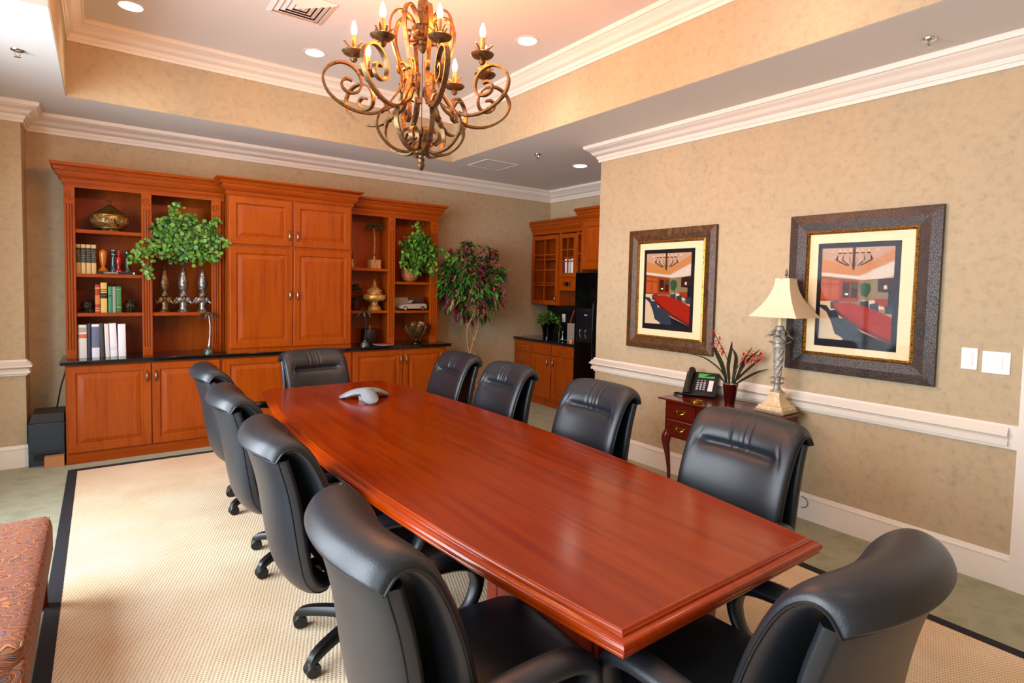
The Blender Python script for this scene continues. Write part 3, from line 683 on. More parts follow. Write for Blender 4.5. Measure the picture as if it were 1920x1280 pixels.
def book(x0, x1, z0, h, cols, label, group, dep=.16, y0=6.2, tilt=0, bands=(), lean=0, name='book', cat='book'):
    t = thing(name, label, cat, ((x0 + x1) / 2, y0, z0), group=group)
    t.rotation_euler = (0, lean, 0)
    w = (x1 - x0) / 2
    g = G(); g.box(-w, -w + .003, 0, dep, 0, h); g.box(w - .003, w, 0, dep, 0, h)
    ring = [(w * math.sin(q), -.006 * math.cos(q)) for q in [-PI / 2 + PI * i / 8 for i in range(9)]]
    g.prism([(x, y) for x, y in ring] + [(w, .003), (-w, .003)], 0, h, axis='z')
    build('cover', g, mat('book_' + cols.strip('#'), cols, .55), t, smooth=50)
    build('pages', G().box(-w + .003, w - .003, .003, dep - .005, .004, h - .004), mat('paper', '#e8dcc2', .8), t)
    for i, (a, b, c_) in enumerate(bands):
        rg = [(x * 1.02, y - .0008) for x, y in ring]
        build('spine_label', G().prism(rg + [(w, .002), (-w, .002)], a * h, b * h, axis='z'), mat('book_' + c_.strip('#'), c_, .55), t, smooth=50)
    return t
for i, (a, b) in enumerate(((-.178, -.143), (-.140, -.107), (-.104, -.071), (-.068, -.033))):
    nm = ['leftmost', 'second from left', 'third from left', 'rightmost'][i]
    lt = [(.42 + .06 * k, .45 + .06 * k, '#d8c48c') for k in range(7)]
    book(a, b, 1.628, .255, '#c9a86c', 'cream and dark blue spined book, %s of its set on the second shelf' % nm, 'matching blue and cream books', bands=[(.38, .88, '#16211f')] + lt)
t = thing('flat_book', 'dark book lying flat under the coloured glass finials, titled California', 'book', (.11, 6.26, 1.628))
build('cover', G().box(-.142, .142, -.09, .1, 0, .004).box(-.142, .142, -.09, .1, .02, .024).box(-.142, .142, -.093, -.088, .0, .024), mat('book_ink', '#15121c', .4), t)
build('pages', G().box(-.138, .138, -.088, .095, .004, .02), mat('paper', '#e8dcc2', .8), t)
def text(body, size, parent, loc, rot, m, name='lettering', ext=.0006):
    cu = bpy.data.curves.new(name, 'FONT'); cu.body = body; cu.size = size; cu.extrude = ext; cu.align_x = 'CENTER'; cu.align_y = 'CENTER'
    tmp = bpy.data.objects.new(name, cu); me = bpy.data.meshes.new_from_object(tmp); bpy.data.objects.remove(tmp); me.materials.append(m); o = bpy.data.objects.new(name, me); COL.objects.link(o); o.parent = parent; o.location = loc; o.rotation_euler = rot
    return o
text('CALIFORNIA', .018, t, (-.04, -.0942, .012), (PI / 2, 0, 0), mat('paper', '#e8dcc2', .8), 'title')
build('spine_mark', G().box(.125, .137, -.0938, -.093, .004, .02), M_white, t)
def glassy(name, c): return mat(name, c, .08, coat=.6, spec=.8)
fin = [('amber', '#b5650c', .016, [(0, 0), (.036, 0), (.038, .012), (.02, .03), (.014, .045), (.02, .06), (.026, .1), (.032, .15), (.03, .175), (.015, .195), (0, .2)]),
       ('teal', '#124a52', .091, [(0, 0), (.032, 0), (.03, .02), (.022, .035), (.018, .09), (.02, .12), (.016, .14), (.028, .15), (.026, .165), (.018, .17), (.028, .185), (.026, .2), (0, .206)]),
       ('red', '#9c0f14', .13, [(0, 0), (.038, 0), (.036, .012), (.015, .028), (.012, .045), (.022, .07), (.027, .1), (.02, .13), (.01, .14), (.018, .155), (.012, .175), (.006, .185), (0, .198)]),
       ('green', '#2c3a1c', .199, [(0, 0), (.034, 0), (.032, .015), (.02, .03), (.022, .04), (.026, .12), (.016, .135), (.014, .15), (.032, .165), (.03, .185), (.01, .197), (0, .198)])]
for n_, c_, x, pr in fin:
    tag(build('glass_finial', G().lathe(pr, (x, 6.24 if n_ != 'teal' else 6.29, 1.652), 24), glassy('glass_' + n_, c_)), '%s glass finial standing on the flat dark book' % n_, 'finial', 'coloured glass finials')
for x, lb in ((-.10, 'left of the red book'), (.215, 'right of the green books')):
    g = G(); rr = random.Random(int(x * 100)); 
    g.ball((0, 0, .058), .045, 14)
    for i in range(170):
        th = math.acos(1 - 2 * (i + .5) / 170); ph = i * 2.399
        d = Vector((math.sin(th) * math.cos(ph), math.sin(th) * math.sin(ph), math.cos(th)))
        leaf(g, Vector((0, 0, .058)) + d * .04, d + rdir() * .7, .026, .018, .2)
    o = tag(build('ornament_ball', g, mat('dark_bronze', '#2c241a', .45, metal=.5, var=['#5d5240', '#1a1510'], scale=(60, 60, 60)), smooth=0), 'dark leafy bronze orb on the third shelf, ' + lb, 'ornament', 'leafy bronze orbs')
    o.location = (x, 6.26, 1.284)
book(-.046, -.010, 1.284, .25, '#a0301c', 'red and gold spined book standing left of the tall yellow book', 'books on the third shelf', bands=[(.05, .1, '#d69a4a'), (.14, .18, '#d69a4a'), (.3, .62, '#c87a34'), (.85, .9, '#d69a4a')])
book(-.006, .041, 1.284, .268, '#d6b468', 'tall yellow book with a black label on the third shelf', 'books on the third shelf', bands=[(.48, .66, '#17130e'), (.70, .73, '#17130e'), (.76, .79, '#17130e'), (.57, .59, '#d6b468')])
book(.048, .078, 1.284, .235, '#3f8a62', 'mint green book beside the tall yellow book', 'books on the third shelf', bands=[(.62, .66, '#123a28')])
book(.080, .106, 1.284, .233, '#8f9a88', 'thin grey green book between two greener books', 'books on the third shelf')
book(.108, .147, 1.284, .236, '#2c6a34', 'dark green book at the right end of the third shelf row', 'books on the third shelf', bands=[(.3, .85, '#3c7c44'), (.88, .9, '#b8c8a0'), (.2, .22, '#b8c8a0')])
bn = [(-.170, -.108, .292, '#d8dcd4', 'grey white binder with an orange label at the left end of the counter', [(.6, .72, '#cf6a42'), (.78, .92, '#a8a49c')], 0),
      (-.104, -.078, .30, '#2e3146', 'narrow black binder between the two leftmost white binders', [], 0),
      (-.074, -.018, .295, '#e8e8f2', 'white binder with a long blue grey spine label', [(.3, .93, '#66708c')], 0),
      (-.013, .018, .298, '#3d4240', 'dark grey ring binder leaning in the counter row', [], -.03),
      (.024, .056, .296, '#e4dcdc', 'thin white binder with tiny ring holes', [], -.03),
      (.060, .112, .30, '#eef0f4', 'plain white binder with a small square on its spine', [(.2, .3, '#dfe2ea')], -.03),
      (.118, .176, .292, '#eceef6', 'white binder with a tiny logo at the right end of the counter row', [], -.01)]
for a, b, h, c_, lb, bands, ln in bn:
    book(a, b, .888 + abs(ln) * .03, h, c_, lb, 'binders on the counter', dep=.2, y0=6.17, bands=bands, lean=ln, name='ring_binder', cat='binder')
# silver finial statues
for x, lb, hh, kk in ((.485, 'leftmost tall silver ornament with elephant heads, in shadow under the plant', 1.0, M_iron), (.64, 'middle silver ornament with elephant heads on the shelf', 1.0, M_silver), (.805, 'rightmost silver ornament with elephant heads on the shelf', .98, M_silver)):  # leftmost silver piece takes the darker bronze: its shade is put into the colour
    t = thing('silver_ornament', lb, 'ornament', (x, 6.26, 1.284), group='silver elephant ornaments'); 
    build('base', G().lathe([(0, 0), (.05, 0), (.052, .012), (.036, .025), (.03, .05), (.042, .09), (.03, .13), (.02, .145), (0, .145)], n=20), kk, t)
    g = G().lathe([(0, .145), (.034, .15), (.038, .17), (.026, .19), (.02, .2), (.034, .22), (.045, .27), (.04, .32), (.025, .37), (.014, .40), (.008, .415), (.012, .422), (.006, .43), (0, .445)], n=20)
    for j in range(9):
        z = .225 + j * .02; rr_ = .046 - abs(j - 2.5) * .0045
        g.tube([(rr_ * math.cos(q), rr_ * math.sin(q), z + .01 * math.sin(3 * q)) for q in [2 * PI * i / 18 for i in range(18)]], .0035, 5, closed=True)
    build('finial', g, kk, t)
    for a in (-2.4, -.75, .8, 2.4):
        c, s_ = math.cos(a), math.sin(a); g = G()
        g.ball((.045 * c, .045 * s_, .115), .03, 10, 1.1)
        g.tube([(r_ * c, r_ * s_, z) for r_, z in ((.06, .11), (.085, .085), (.1, .09), (.112, .108), (.104, .122))], [.013, .010, .008, .006, .003], 7)
        g.add([(.04 * c - .02 * s_, .04 * s_ + .02 * c, .14), (.05 * c - .05 * s_, .05 * s_ + .05 * c, .13), (.045 * c - .04 * s_, .045 * s_ + .04 * c, .09)], [(0, 1, 2)])
        g.add([(.04 * c + .02 * s_, .04 * s_ - .02 * c, .14), (.05 * c + .05 * s_, .05 * s_ - .05 * c, .13), (.045 * c + .04 * s_, .045 * s_ - .04 * c, .09)], [(0, 1, 2)])
        build('elephant_head', g, kk, t)
def palm_stick(x, y, z, h, lb, m1, m2, rb=.05):
    t = thing('palm_candlestick', lb, 'candlestick', (x, y, z), group='palm tree candlesticks')
    build('base', G().lathe([(0, 0), (rb, 0), (rb, .022), (rb * .9, .03), (rb * .85, .04), (rb * .45, .055), (.014, .07), (0, .07)], n=24), m2, t)
    build('trunk', G().tube(spline([(0, 0, .06), (.008, 0, h * .35), (.012, 0, h * .65), (.003, 0, h * .93)], 6), [.012] * 6 + [.009] * 13, 8), m1, t)
    g = G()
    for k in range(9):
        a = 2 * PI * k / 9; c, s_ = math.cos(a), math.sin(a); L = .11 if k % 2 else .085
        P = spline([(0, 0, h * .92), (.3 * L * c, .3 * L * s_, h * .92 + .025), (.7 * L * c, .7 * L * s_, h * .92 + .015), (L * c, L * s_, h * .92 - .03)], 4)
        for q in range(len(P) - 1):
            w0 = .011 * math.sin(PI * (q + .5) / len(P) * .9 + .2); w1 = .011 * math.sin(PI * (q + 1.5) / len(P) * .9 + .2) if q < len(P) - 2 else .001
            n_ = Vector((-s_, c, 0))
            g.add([P[q] - n_ * w0 - Vector((0, 0, .005)), P[q], P[q] + n_ * w0 - Vector((0, 0, .005)), P[q + 1] + n_ * w1 - Vector((0, 0, .005)), P[q + 1], P[q + 1] - n_ * w1 - Vector((0, 0, .005))], [(0, 1, 4, 5), (1, 2, 3, 4)])
    build('fronds', g, m2, t, smooth=0)
    build('cup', G().lathe([(0, h * .9), (.014, h * .92), (.02, h), (.016, h), (0, h * .96)], n=14), m1, t)
    return t
M_palm = mat('verdigris', '#3c4440', .4, metal=.7, var=['#6a7268', '#2a302c'], scale=(40, 40, 40))
palm_stick(.83, 6.07, .888, .40, 'bronze palm tree candlestick on the counter before the left bookcase', M_silver, M_palm)
palm_stick(2.395, 6.07, .888, .40, 'dark palm tree candlestick on the counter before the right bookcase', mat('dark_verdigris', '#2a322e', .4, metal=.6), M_palm)
# ------------------------------------------------------------------ right bookcase items
t = thing('palm_sculpture', 'slim palm tree sculpture on a stone block, top shelf of right bookcase', 'sculpture', (2.59, 6.3, 1.77))
build('stone_block', G().box(-.062, .062, -.05, .05, 0, .105), mat('tan_stone', '#a8723c', .6, var=['#c99456', '#8a5828'], scale=(50, 50, 50)), t)
build('bird', G().lathe([(0, .105), (.02, .106), (.022, .13), (.012, .15), (.018, .165), (.01, .18), (0, .182)], (0, 0, 0), 12), M_silver, t)
build('trunk', G().tube(spline([(0, 0, .17), (.004, 0, .3), (-.004, 0, .44), (-.006, 0, .48)], 5), .009, 7), M_bark, t)
g = G()
for k in range(11):
    a = 2 * PI * k / 11; P = [(-.006, 0, .47), (.06 * math.cos(a), .06 * math.sin(a), .51), (.12 * math.cos(a), .1 * math.sin(a), .45)]
    g.tube(spline(P, 4), [.005, .007, .009, .009, .009, .008, .006, .004, .001], 4)
build('fronds', g, M_dark, t)
for i, (x, ln) in enumerate(((2.262, .12), (2.292, .14))):
    book(x, x + .026, 1.775, .245, '#c8a45a', ('cream' if i else 'tan') + ' and black book leaning by the palm sculpture, ' + ('nearer the stone block' if i else 'nearer the tall doors'), 'leaning books in the right bookcase', bands=[(.38, .9, '#15120e')], lean=-ln, y0=6.22)
t = thing('pagoda_jar', 'gold marbled jar with a tall spired lid on the right bookcase', 'jar', (2.59, 6.28, 1.284))
M_marble = mat('gold_marble', '#b07a2e', .3, metal=.3, var=['#dcb064', '#8a5a1e', '#e6c27c'], scale=(24, 24, 24))
build('body', G().lathe([(0, 0), (.078, 0), (.08, .015), (.074, .025), (.076, .045), (.05, .055), (.042, .075), (.045, .1), (.1, .11), (.135, .13), (.142, .15), (.135, .175), (.09, .19), (0, .19)], n=32), M_marble, t)
build('lid', G().lathe([(.085, .19), (.088, .2), (.082, .21), (.09, .222), (.085, .235), (.05, .26), (.03, .275), (.022, .28), (.026, .29), (.018, .3), (.022, .31), (.014, .325), (.016, .335), (.008, .35), (0, .372)], n=32), M_marble, t)
t = thing('dark_topiary', 'dark bushy plant in shadow at the left of the gold jar', 'plant', (2.38, 6.33, 1.284))
build('pot', G().lathe([(0, 0), (.05, 0), (.065, .1), (0, .1)], n=16), mat('oxblood_pot', '#3c120c', .5), t)
g = G()
for i in range(240):
    q = rdir(); leaf(g, Vector((q.x * .06, q.y * .06, .19 + q.z * .09)), q + rdir() * .5, .04, .02, .2)
build('foliage', g, M_dark, t, smooth=0)
t = thing('lidded_pot', 'dark drum shaped pot with a silver knob on the right counter', 'pot', (2.555, 6.33, .888))
build('body', G().lathe([(0, 0), (.095, 0), (.1, .02), (.1, .16), (.095, .175), (0, .175)], n=28), mat('dark_drum', '#1e1814', .4, metal=.3, var=['#352a20', '#140f0c'], scale=(20, 20, 20)), t)
build('knob', G().lathe([(0, .175), (.008, .178), (.006, .19), (.014, .2), (.008, .215), (0, .218)], n=12), M_chrome, t)
t = thing('decorative_plate', 'flat white and red plate on the counter before the dark pot', 'plate', (2.62, 6.08, .888))
build('dish', G().lathe([(0, 0), (.06, 0), (.12, .012), (.122, .015), (.118, .016), (.06, .006), (0, .005)], n=32), M_white, t)
build('red_pattern', G().lathe([(.075, .0085), (.11, .015), (.112, .0165), (.078, .0105)], n=32), mat('plate_red', '#8c2c20', .4), t)
t = thing('model_car', 'silver toy convertible in front of its grey box on the right bookcase', 'toy car', (3.03, 6.2, 1.283))
M_car = mat('car_silver', '#c6b2a4', .25, metal=.5)
prof = [(-.18, .03), (-.185, .05), (-.17, .066), (-.12, .078), (-.06, .085), (-.035, .087), (.10, .09), (.16, .088), (.178, .075), (.182, .05), (.175, .03)]
def car_sec(w): return prof
g = G(); g.loft([[(x * (1 if abs(y) < .05 else .94), y, z - (0 if abs(y) < .05 else .006)) for x, z in prof] for y in (-.066, -.05, .05, .066)])
build('car_body', g, M_car, t, smooth=50)
g = G(); g.box(-.03, .10, -.048, .048, .084, .092); build('cabin', g, M_blackgloss, t)
g = G(); g.add([(-.045, -.05, .087), (-.045, .05, .087), (-.005, .045, .118), (-.005, -.045, .118)], [(0, 1, 2, 3)]); g.tube([(-.045, -.052, .087), (-.005, -.046, .12), (-.005, .046, .12), (-.045, .052, .087)], .003, 5); build('windscreen', g, M_car, t)
for x in (-.115, .115):
    for y in (-.062, .062):
        w = build('wheel', G().lathe([(0, -.01), (.024, -.01), (.027, -.007), (.027, .007), (.024, .01), (0, .01)], (x, y, .027), 18, axis='y'), M_plastic, t)
        build('rim', G().lathe([(0, -.0015), (.017, -.001), (.017, .001), (0, .0015)], (x, y + (-.0105 if y < 0 else .0105), .027), 14, axis='y'), M_chrome, w)
tag(build('display_box', G().box(2.85, 3.235, 6.29, 6.40, 1.283, 1.44), mat('box_brown', '#4a2c22', .5)), 'brown window box behind the silver toy car', 'box')
tag(build('grey_card', G().box(2.85, 3.02, 6.283, 6.289, 1.283, 1.435), mat('box_grey', '#8f8468', .5)), 'grey green card panel propped behind the toy car', 'card')
t = thing('scroll_bowl', 'dark metal footed bowl with scroll handles, full of brown globes', 'bowl', (3.07, 6.14, .888))
M_bz = mat('dark_bronze_bowl', '#2a2019', .3, metal=.8)
build('foot', G().lathe([(0, 0), (.06, 0), (.058, .012), (.02, .03), (.015, .06), (.03, .075), (0, .08)], n=20), M_bz, t)
g = G(); g.lathe([(.02, .07), (.05, .085), (.09, .13), (.115, .19), (.118, .21), (.112, .21), (.108, .19), (.085, .135), (.045, .095), (0, .09)], n=28)
for k in range(12):
    a = 2 * PI * k / 12; g.tube([(r_ * math.cos(a), r_ * math.sin(a), z) for r_, z in ((.03, .075), (.065, .095), (.1, .13), (.125, .19), (.13, .215))], .005, 5)
build('bowl', g, mat('petal_bronze', '#4a3520', .35, metal=.6, var=['#7a5a34', '#2a1c10'], scale=(18, 18, 5)), t)
for s_ in (-1, 1):
    P = spline([(s_ * .12, 0, .20), (s_ * .15, 0, .235), (s_ * .18, 0, .22), (s_ * .165, 0, .19), (s_ * .15, 0, .2)] , 5)
    P2 = spline([(s_ * .18, 0, .22), (s_ * .19, -.0, .17), (s_ * .15, 0, .11), (s_ * .09, 0, .07), (s_ * .08, 0, .035), (s_ * .105, 0, .02), (s_ * .125, 0, .04), (s_ * .11, 0, .055)], 6)
    g = G(); g.tube(P, .0045, 6); g.tube(P2, .0045, 6); build('scroll_handle', g, M_bz, t)
bl = [(-.055, -.02, .222, .042, '#7a4a1c'), (.04, -.045, .226, .04, '#c9b48c'), (.06, .03, .235, .045, '#4a3220'), (-.01, .04, .23, .042, '#8c5a24'), (0, -.075, .212, .032, '#a87a3c')]
for i, (x, y, z, r_, c_) in enumerate(bl):
    nm = ['brown globe at the left of the scroll bowl', 'pale cream globe at the front right of the scroll bowl', 'dark globe at the back right of the scroll bowl', 'amber globe at the back of the scroll bowl', 'small tan globe at the front rim of the scroll bowl'][i]
    tag(build('decorative_globe', G().ball((3.07 + x, 6.14 + y, .888 + z), r_, 16), mat('globe_%d' % i, c_, .3, var=['#3a2412', c_], scale=(30, 30, 30))), nm, 'globe', 'globes in the scroll bowl')

# ------------------------------------------------------------------ subwoofer corner
t = thing('subwoofer', 'dark grey subwoofer on the floor left of the cherry cabinets', 'speaker', (-.385, 6.2, 0))
build('cabinet_body', G().box(-.122, .118, -.12, .2, .0, .36).box(-.118, .114, -.124, -.12, .12, .35), mat('speaker_grey', '#2b3642', .4), t, bevel=.008)
build('port', G().box(-.085, .08, -.1255, -.118, .05, .105), mat('port_black', '#05070a', .5), t)
build('top_cap', G().prism([(-.12, .36), (.116, .36), (.116, .44), (-.095, .44)], -.11, .18), mat('cap_grey', '#2c2b28', .5), t, bevel=.004)
tag(build('cardboard_box', G().box(-.40, -.27, 5.99, 6.06, 0, .09), mat('cardboard', '#b07a4c', .85)), 'small brown cardboard box on the carpet before the subwoofer', 'box')
tag(build('speaker_cable', G().tube(spline([(-.33, 6.35, .44), (-.32, 6.34, .5), (-.30, 6.33, .62), (-.275, 6.35, .72), (-.262, 6.4, .78)], 8), .006, 6), M_plastic), 'black cable rising from the subwoofer to the counter', 'cable')

# ------------------------------------------------------------------ conference table
TCX, TA, TB = 1.49, .90, 4.60
def outline(off=0):
    pts = []; n = 28
    def hw(y):
        u = (y - (TA + TB) / 2) / ((TB - TA) / 2); return .455 + .15 * (1 - u * u)
    ys = [TA + .02 + (TB - TA - .04) * i / n for i in range(n + 1)]
    left = [(TCX - hw(y) , y) for y in ys]; right = [(TCX + hw(y), y) for y in reversed(ys)]
    return left + right
t = thing('conference_table', 'long boat shaped glossy mahogany conference table', 'table', (TCX, 2.75, .012))
OL = outline()
g = G(); n = len(OL)
g.add([(x, y, .76) for x, y in OL] , [tuple(range(n))])
g.sweep(OL, [(0, .74), (0, .76), (.004, .757)], closed=True, side=1, cap=False)
build('tabletop', g, M_table, t, world=True, smooth=0)
ep = [(0, .7605), (.003, .7605), (.006, .758), (.009, .754), (.012, .756), (.015, .754), (.016, .749), (.022, .748), (.030, .7475), (.037, .743), (.041, .735), (.040, .727), (.037, .722), (.032, .7195), (.034, .717), (.034, .712), (.030, .707), (-.08, .707), (-.08, .735), (0, .735)]
build('moulded_edge', G().sweep(OL, ep, closed=True, side=1), M_tedge, t, world=True, smooth=40)
build('underframe', G().prism([(x + (TCX - x) * .2, 2.75 + (y - 2.75) * .97) for x, y in OL], .665, .735, axis='z'), M_desk, t, world=True)
for yc in (1.45, 4.0):
    g = G(); g.box(TCX - .30, TCX + .30, yc - .30, yc + .30, .09, .7); g.box(TCX - .33, TCX + .33, yc - .33, yc + .33, .012, .09)
    g.panel(XM(TCX - .30), yc - .28, yc + .28, .12, .66, [(0, 0), (0, .008), (.05, .008), (.055, .001), (.06, .001)])
    build('pedestal', g, wood('mahogany_base', ['#6a1c0a', '#7a220c', '#611808'], rough=.3), t, world=True, smooth=0, bevel=.003)
# speakerphone
t = thing('conference_phone', 'silver grey three legged conference phone on the far end of the table', 'phone', (1.54, 3.86, .7605), rz=.35)
rings = []
g = G(); N = 48
def sp(u, a):
    lob = (.5 + .5 * math.cos(3 * a)) ** 1.6; rmax = .07 + .135 * lob
    r = rmax * u; edge = .012 + .03 * (1 - lob); z = .058 - (.058 - edge if lob > 0 else 0) * (u ** 2.2) ; return (r * math.cos(a), r * math.sin(a), max(.014, .085 - (.085 - (.014 + .045 * (1 - lob))) * u ** 2.2))
for k in range(1, 9): rings.append([sp(k / 8, 2 * PI * j / N) for j in range(N)])
rings = [[(0.0005 * math.cos(2 * PI * j / N),   .0005 * math.sin(2 * PI * j / N), .085) for j in range(N)]] + rings
rings.append([(x * .97, y * .97, max(0.001, z - .012)) for x, y, z in rings[-1]])
rings.append([(x * .3, y * .3, .035) for x, y, z in rings[-1]])
g.loft(rings); build('shell', g, mat('phone_silver', '#848c92', .4), t, smooth=60)
build('centre_base', G().lathe([(0, .0), (.055, .0), (.06, .03), (0, .045)], n=24), mat('phone_base', '#7f8a92', .5), t)
build('keypad', G().box(-.03, .03, -.03, .03, .078, .0835), mat('phone_keypad', '#8c9096', .5), t, bevel=.004)

# ------------------------------------------------------------------ executive chairs
def chair_proto():
    t = thing('executive_chair', '-', 'chair', group='black leather chairs around the conference table')
    # front cushion : profile centre line (y,z) facing +y
    pr = spline([(-.185, .44), (-.213, .52), (-.238, .62), (-.262, .72), (-.292, .81), (-.328, .89), (-.362, .94), (-.402, .968), (-.440, .962), (-.466, .928)], 7)
    prof = [(p.x, p.y) for p in [Vector((q[0], q[1])) for q in pr]]
    n = len(prof); W = 84; hw = .268
    front = []; back = []
    tot = n - 1
    for i, (y, z) in enumerate(prof):
        a = prof[max(i - 1, 0)]; b = prof[min(i + 1, n - 1)]
        ty, tz = b[0] - a[0], b[1] - a[1]; L = math.hypot(ty, tz); ny, nz = tz / L, -ty / L
        s = i / tot; fr = []; bk = []
        wloc = hw * (1 - .10 * max(0, 1 - s / .25) ** 2)
        for j in range(W + 1):
            u = -1 + 2 * j / W; uu = math.copysign(1 - (1 - abs(u)) ** 1.25, u)
            edge = (1 - abs(uu) ** 6) ** .5
            th = .046 * edge
            if s < .08: th *= .45 + .55 * (s / .08) ** .5
            if s > .90: th *= .7 + .3 * ((1 - s) / .10) ** .5
            inside = 1 / (1 + math.exp((abs(uu) - .70) / .035))
            th -= .030 * math.exp(-((s - .50) / .016) ** 2) * inside
            th -= .012 * math.exp(-((s - .50) / .05) ** 2) * inside
            fold = 0
            for fc, fw in ((-.15, .026), (-.03, .03), (.06, .026), (.2, .022)):
                fold += math.exp(-((uu - fc - .10 * (s - .5)) / fw) ** 2)
            win = 1 / (1 + math.exp(-(s - .51) / .008)) / (1 + math.exp((s - .70) / .03))
            th -= .007 * fold * win
            for fc in (-.8, .8):
                th -= .007 * math.exp(-((uu - fc + math.copysign(.9, fc) * (s - .5)) / .03) ** 2) * math.exp(-((s - .52) / .05) ** 2)
            cur = .05 * uu * uu - .018
            x = wloc * uu
            fr.append((x, y + ny * th + cur, z + nz * th)); bk.append((x, y - ny * .028 * edge + cur, z - nz * .028 * edge))
        front.append(fr); back.append(bk)
    g = G(); rings = [f + list(reversed(b)) for f, b in zip(front, back)]
    g.loft(rings); build('back_cushion', g, M_leather, t, smooth=60)
    for sx in (0, W):
        build('piping', G().tube([(front[i][sx][0] * 1.005, (front[i][sx][1] + back[i][sx][1]) / 2, (front[i][sx][2] + back[i][sx][2]) / 2) for i in range(n)], .0042, 6), M_pipe, t)
    build('piping', G().tube([((front[-1][j][0] + back[-1][j][0]) / 2, (front[-1][j][1] + back[-1][j][1]) / 2, (front[-1][j][2] + back[-1][j][2]) / 2) for j in range(0, W + 1, 2)], .0042, 6), M_pipe, t)
    # rear shell panel
    sh = spline([(-.225, .365), (-.285, .385), (-.328, .45), (-.350, .54), (-.366, .64), (-.381, .74), (-.400, .83), (-.420, .90), (-.428, .93)], 5)
    rings = []
    m = len(sh); SW = 28
    def shw(i): return .262 * (1 - .42 * max(0, 1 - i / (m - 1) / .40) ** 2.2)
    for i, p in enumerate(sh):
        a = sh[max(i - 1, 0)]; b = sh[min(i + 1, m - 1)]; d = (b - a).normalized(); ny, nz = -d.y, d.x
        w = shw(i)
        ring = []; e_ = lambda u: (1 - abs(u) ** 7) ** .5
        us = [math.copysign(1 - (1 - abs(-1 + 2 * j / SW)) ** 1.3, -1 + 2 * j / SW) for j in range(SW + 1)]
        for u in us:
            cu = .05 * u * u - .018
            ring.append((w * u, p.x - ny * .03 * e_(u) + cu, p.y - nz * .03 * e_(u)))
        for u in reversed(us):
            cu = .05 * u * u - .018
            ring.append((w * u, p.x + ny * .036 * e_(u) + cu - .004, p.y + nz * .036 * e_(u)))
        rings.append(ring)
    build('back_shell', G().loft(rings), M_leather, t, smooth=60)
    for s_ in (-1, 1):
        u = .955; cu = .05 * u * u - .018; e__ = (1 - u ** 7) ** .5; pl = []
        for i, p in enumerate(sh):
            a = sh[max(i - 1, 0)]; b = sh[min(i + 1, m - 1)]; d = (b - a).normalized(); ny, nz = -d.y, d.x
            pl.append((s_ * shw(i) * u, p.x + ny * .037 * e__ + cu - .004, p.y + nz * .037 * e__))
        build('shell_piping', G().tube(pl, .003, 5), M_pipe, t)
    # seat
    def superq(cx, cy, cz, a, b, c, e1=.35, e2=.3, nu=28, nv=14):
        f = lambda w, e: math.copysign(abs(w) ** e, w)
        rings = []
        for i in range(nv + 1):
            v = -PI / 2 + PI * i / nv; rings.append([(cx + a * f(math.cos(v), e1) * f(math.cos(2 * PI * j / nu), e2), cy + b * f(math.cos(v), e1) * f(math.sin(2 * PI * j / nu), e2), cz + c * f(math.sin(v), e1)) for j in range(nu)])
        return rings
    g = G(); rg = superq(0, .04, .445, .27, .265, .06)
    rg = [[(x, y, z - .03 * max(0, (y - .15) / .15) ** 2 - .008 * math.exp(-(x * x + y * y) / .03) * (1 if z > .46 else 0)) for x, y, z in r] for r in rg]
    g.loft(rg); build('seat', g, M_leather, t, smooth=60)
    build('seat_pan', G().box(-.20, .20, -.16, .22, .355, .39), M_plastic, t, bevel=.012)
    build('mechanism', G().box(-.06, .06, -.14, .1, .31, .356).box(-.035, .035, -.29, -.1, .36, .40), M_plastic, t, bevel=.008)
    sec = [(.5 * math.cos(q) * (1.25 if abs(math.cos(q)) > .5 else 1), .85 * math.sin(q)) for q in [2 * PI * i / 14 for i in range(14)]]
    for s_ in (-1, 1):
        P = spline([(s_ * .275, -.26, .58), (s_ * .295, -.19, .62), (s_ * .305, -.08, .635), (s_ * .305, .04, .632), (s_ * .303, .11, .605), (s_ * .298, .13, .545), (s_ * .29, .10, .475), (s_ * .275, .03, .425)], 5)
        rr_ = [.030 + .014 * math.sin(PI * min(1, i / (len(P) - 1) * 1.2)) for i in range(len(P))]
        a_ = build('armrest', G().tube(P, rr_, flat=(1, 0, 0), sec=[(q[0] * 1.6, q[1] * .75) for q in sec]), M_leather, t, smooth=60)
    # base
    build('gas_lift', G().lathe([(0, .1), (.028, .1), (.028, .2), (.018, .205), (.018, .315), (0, .315)], n=16), M_plastic, t)
    build('hub', G().lathe([(0, .062), (.045, .065), (.05, .09), (.04, .115), (0, .118)], n=20), M_plastic, t)
    for k in range(5):
        a = k * 2 * PI / 5 + .2; c, s_ = math.cos(a), math.sin(a)
        P = spline([(.03 * c, .03 * s_, .095), (.14 * c, .14 * s_, .098), (.25 * c, .25 * s_, .088), (.305 * c, .305 * s_, .072), (.318 * c, .318 * s_, .052)], 5)
        leg = build('leg', G().tube(P, [.038 - .011 * i / 20 for i in range(21)], flat=(-s_, c, 0), sec=[(.8, -.5), (.8, .2), (.5, .6), (-.5, .6), (-.8, .2), (-.8, -.5)]), M_plastic, t, smooth=50)
        g = G(); rc = .30; cc = (rc * c, rc * s_); b = a + R.choice((.6, -.4, 1.2, 2.0)); cb, sb = math.cos(b), math.sin(b)
        for q in (-1, 1):
            M = Matrix.Translation((.312 * c, .312 * s_, .030)) @ Matrix.Rotation(b, 4, 'Z'); g.M = M
            g.lathe([(0, -.010), (.026, -.010), (.030, -.005), (.030, .005), (.026, .010), (0, .010)], (0, q * .016, 0), 18, axis='y')
        g.lathe([(0, -.006), (.024, -.006), (.029, .0), (.024, .022), (.014, .034), (0, .034)], (0, 0, .008), 12); g.M = None
        build('caster', g, M_plastic, leg)
    return t
cp = chair_proto()
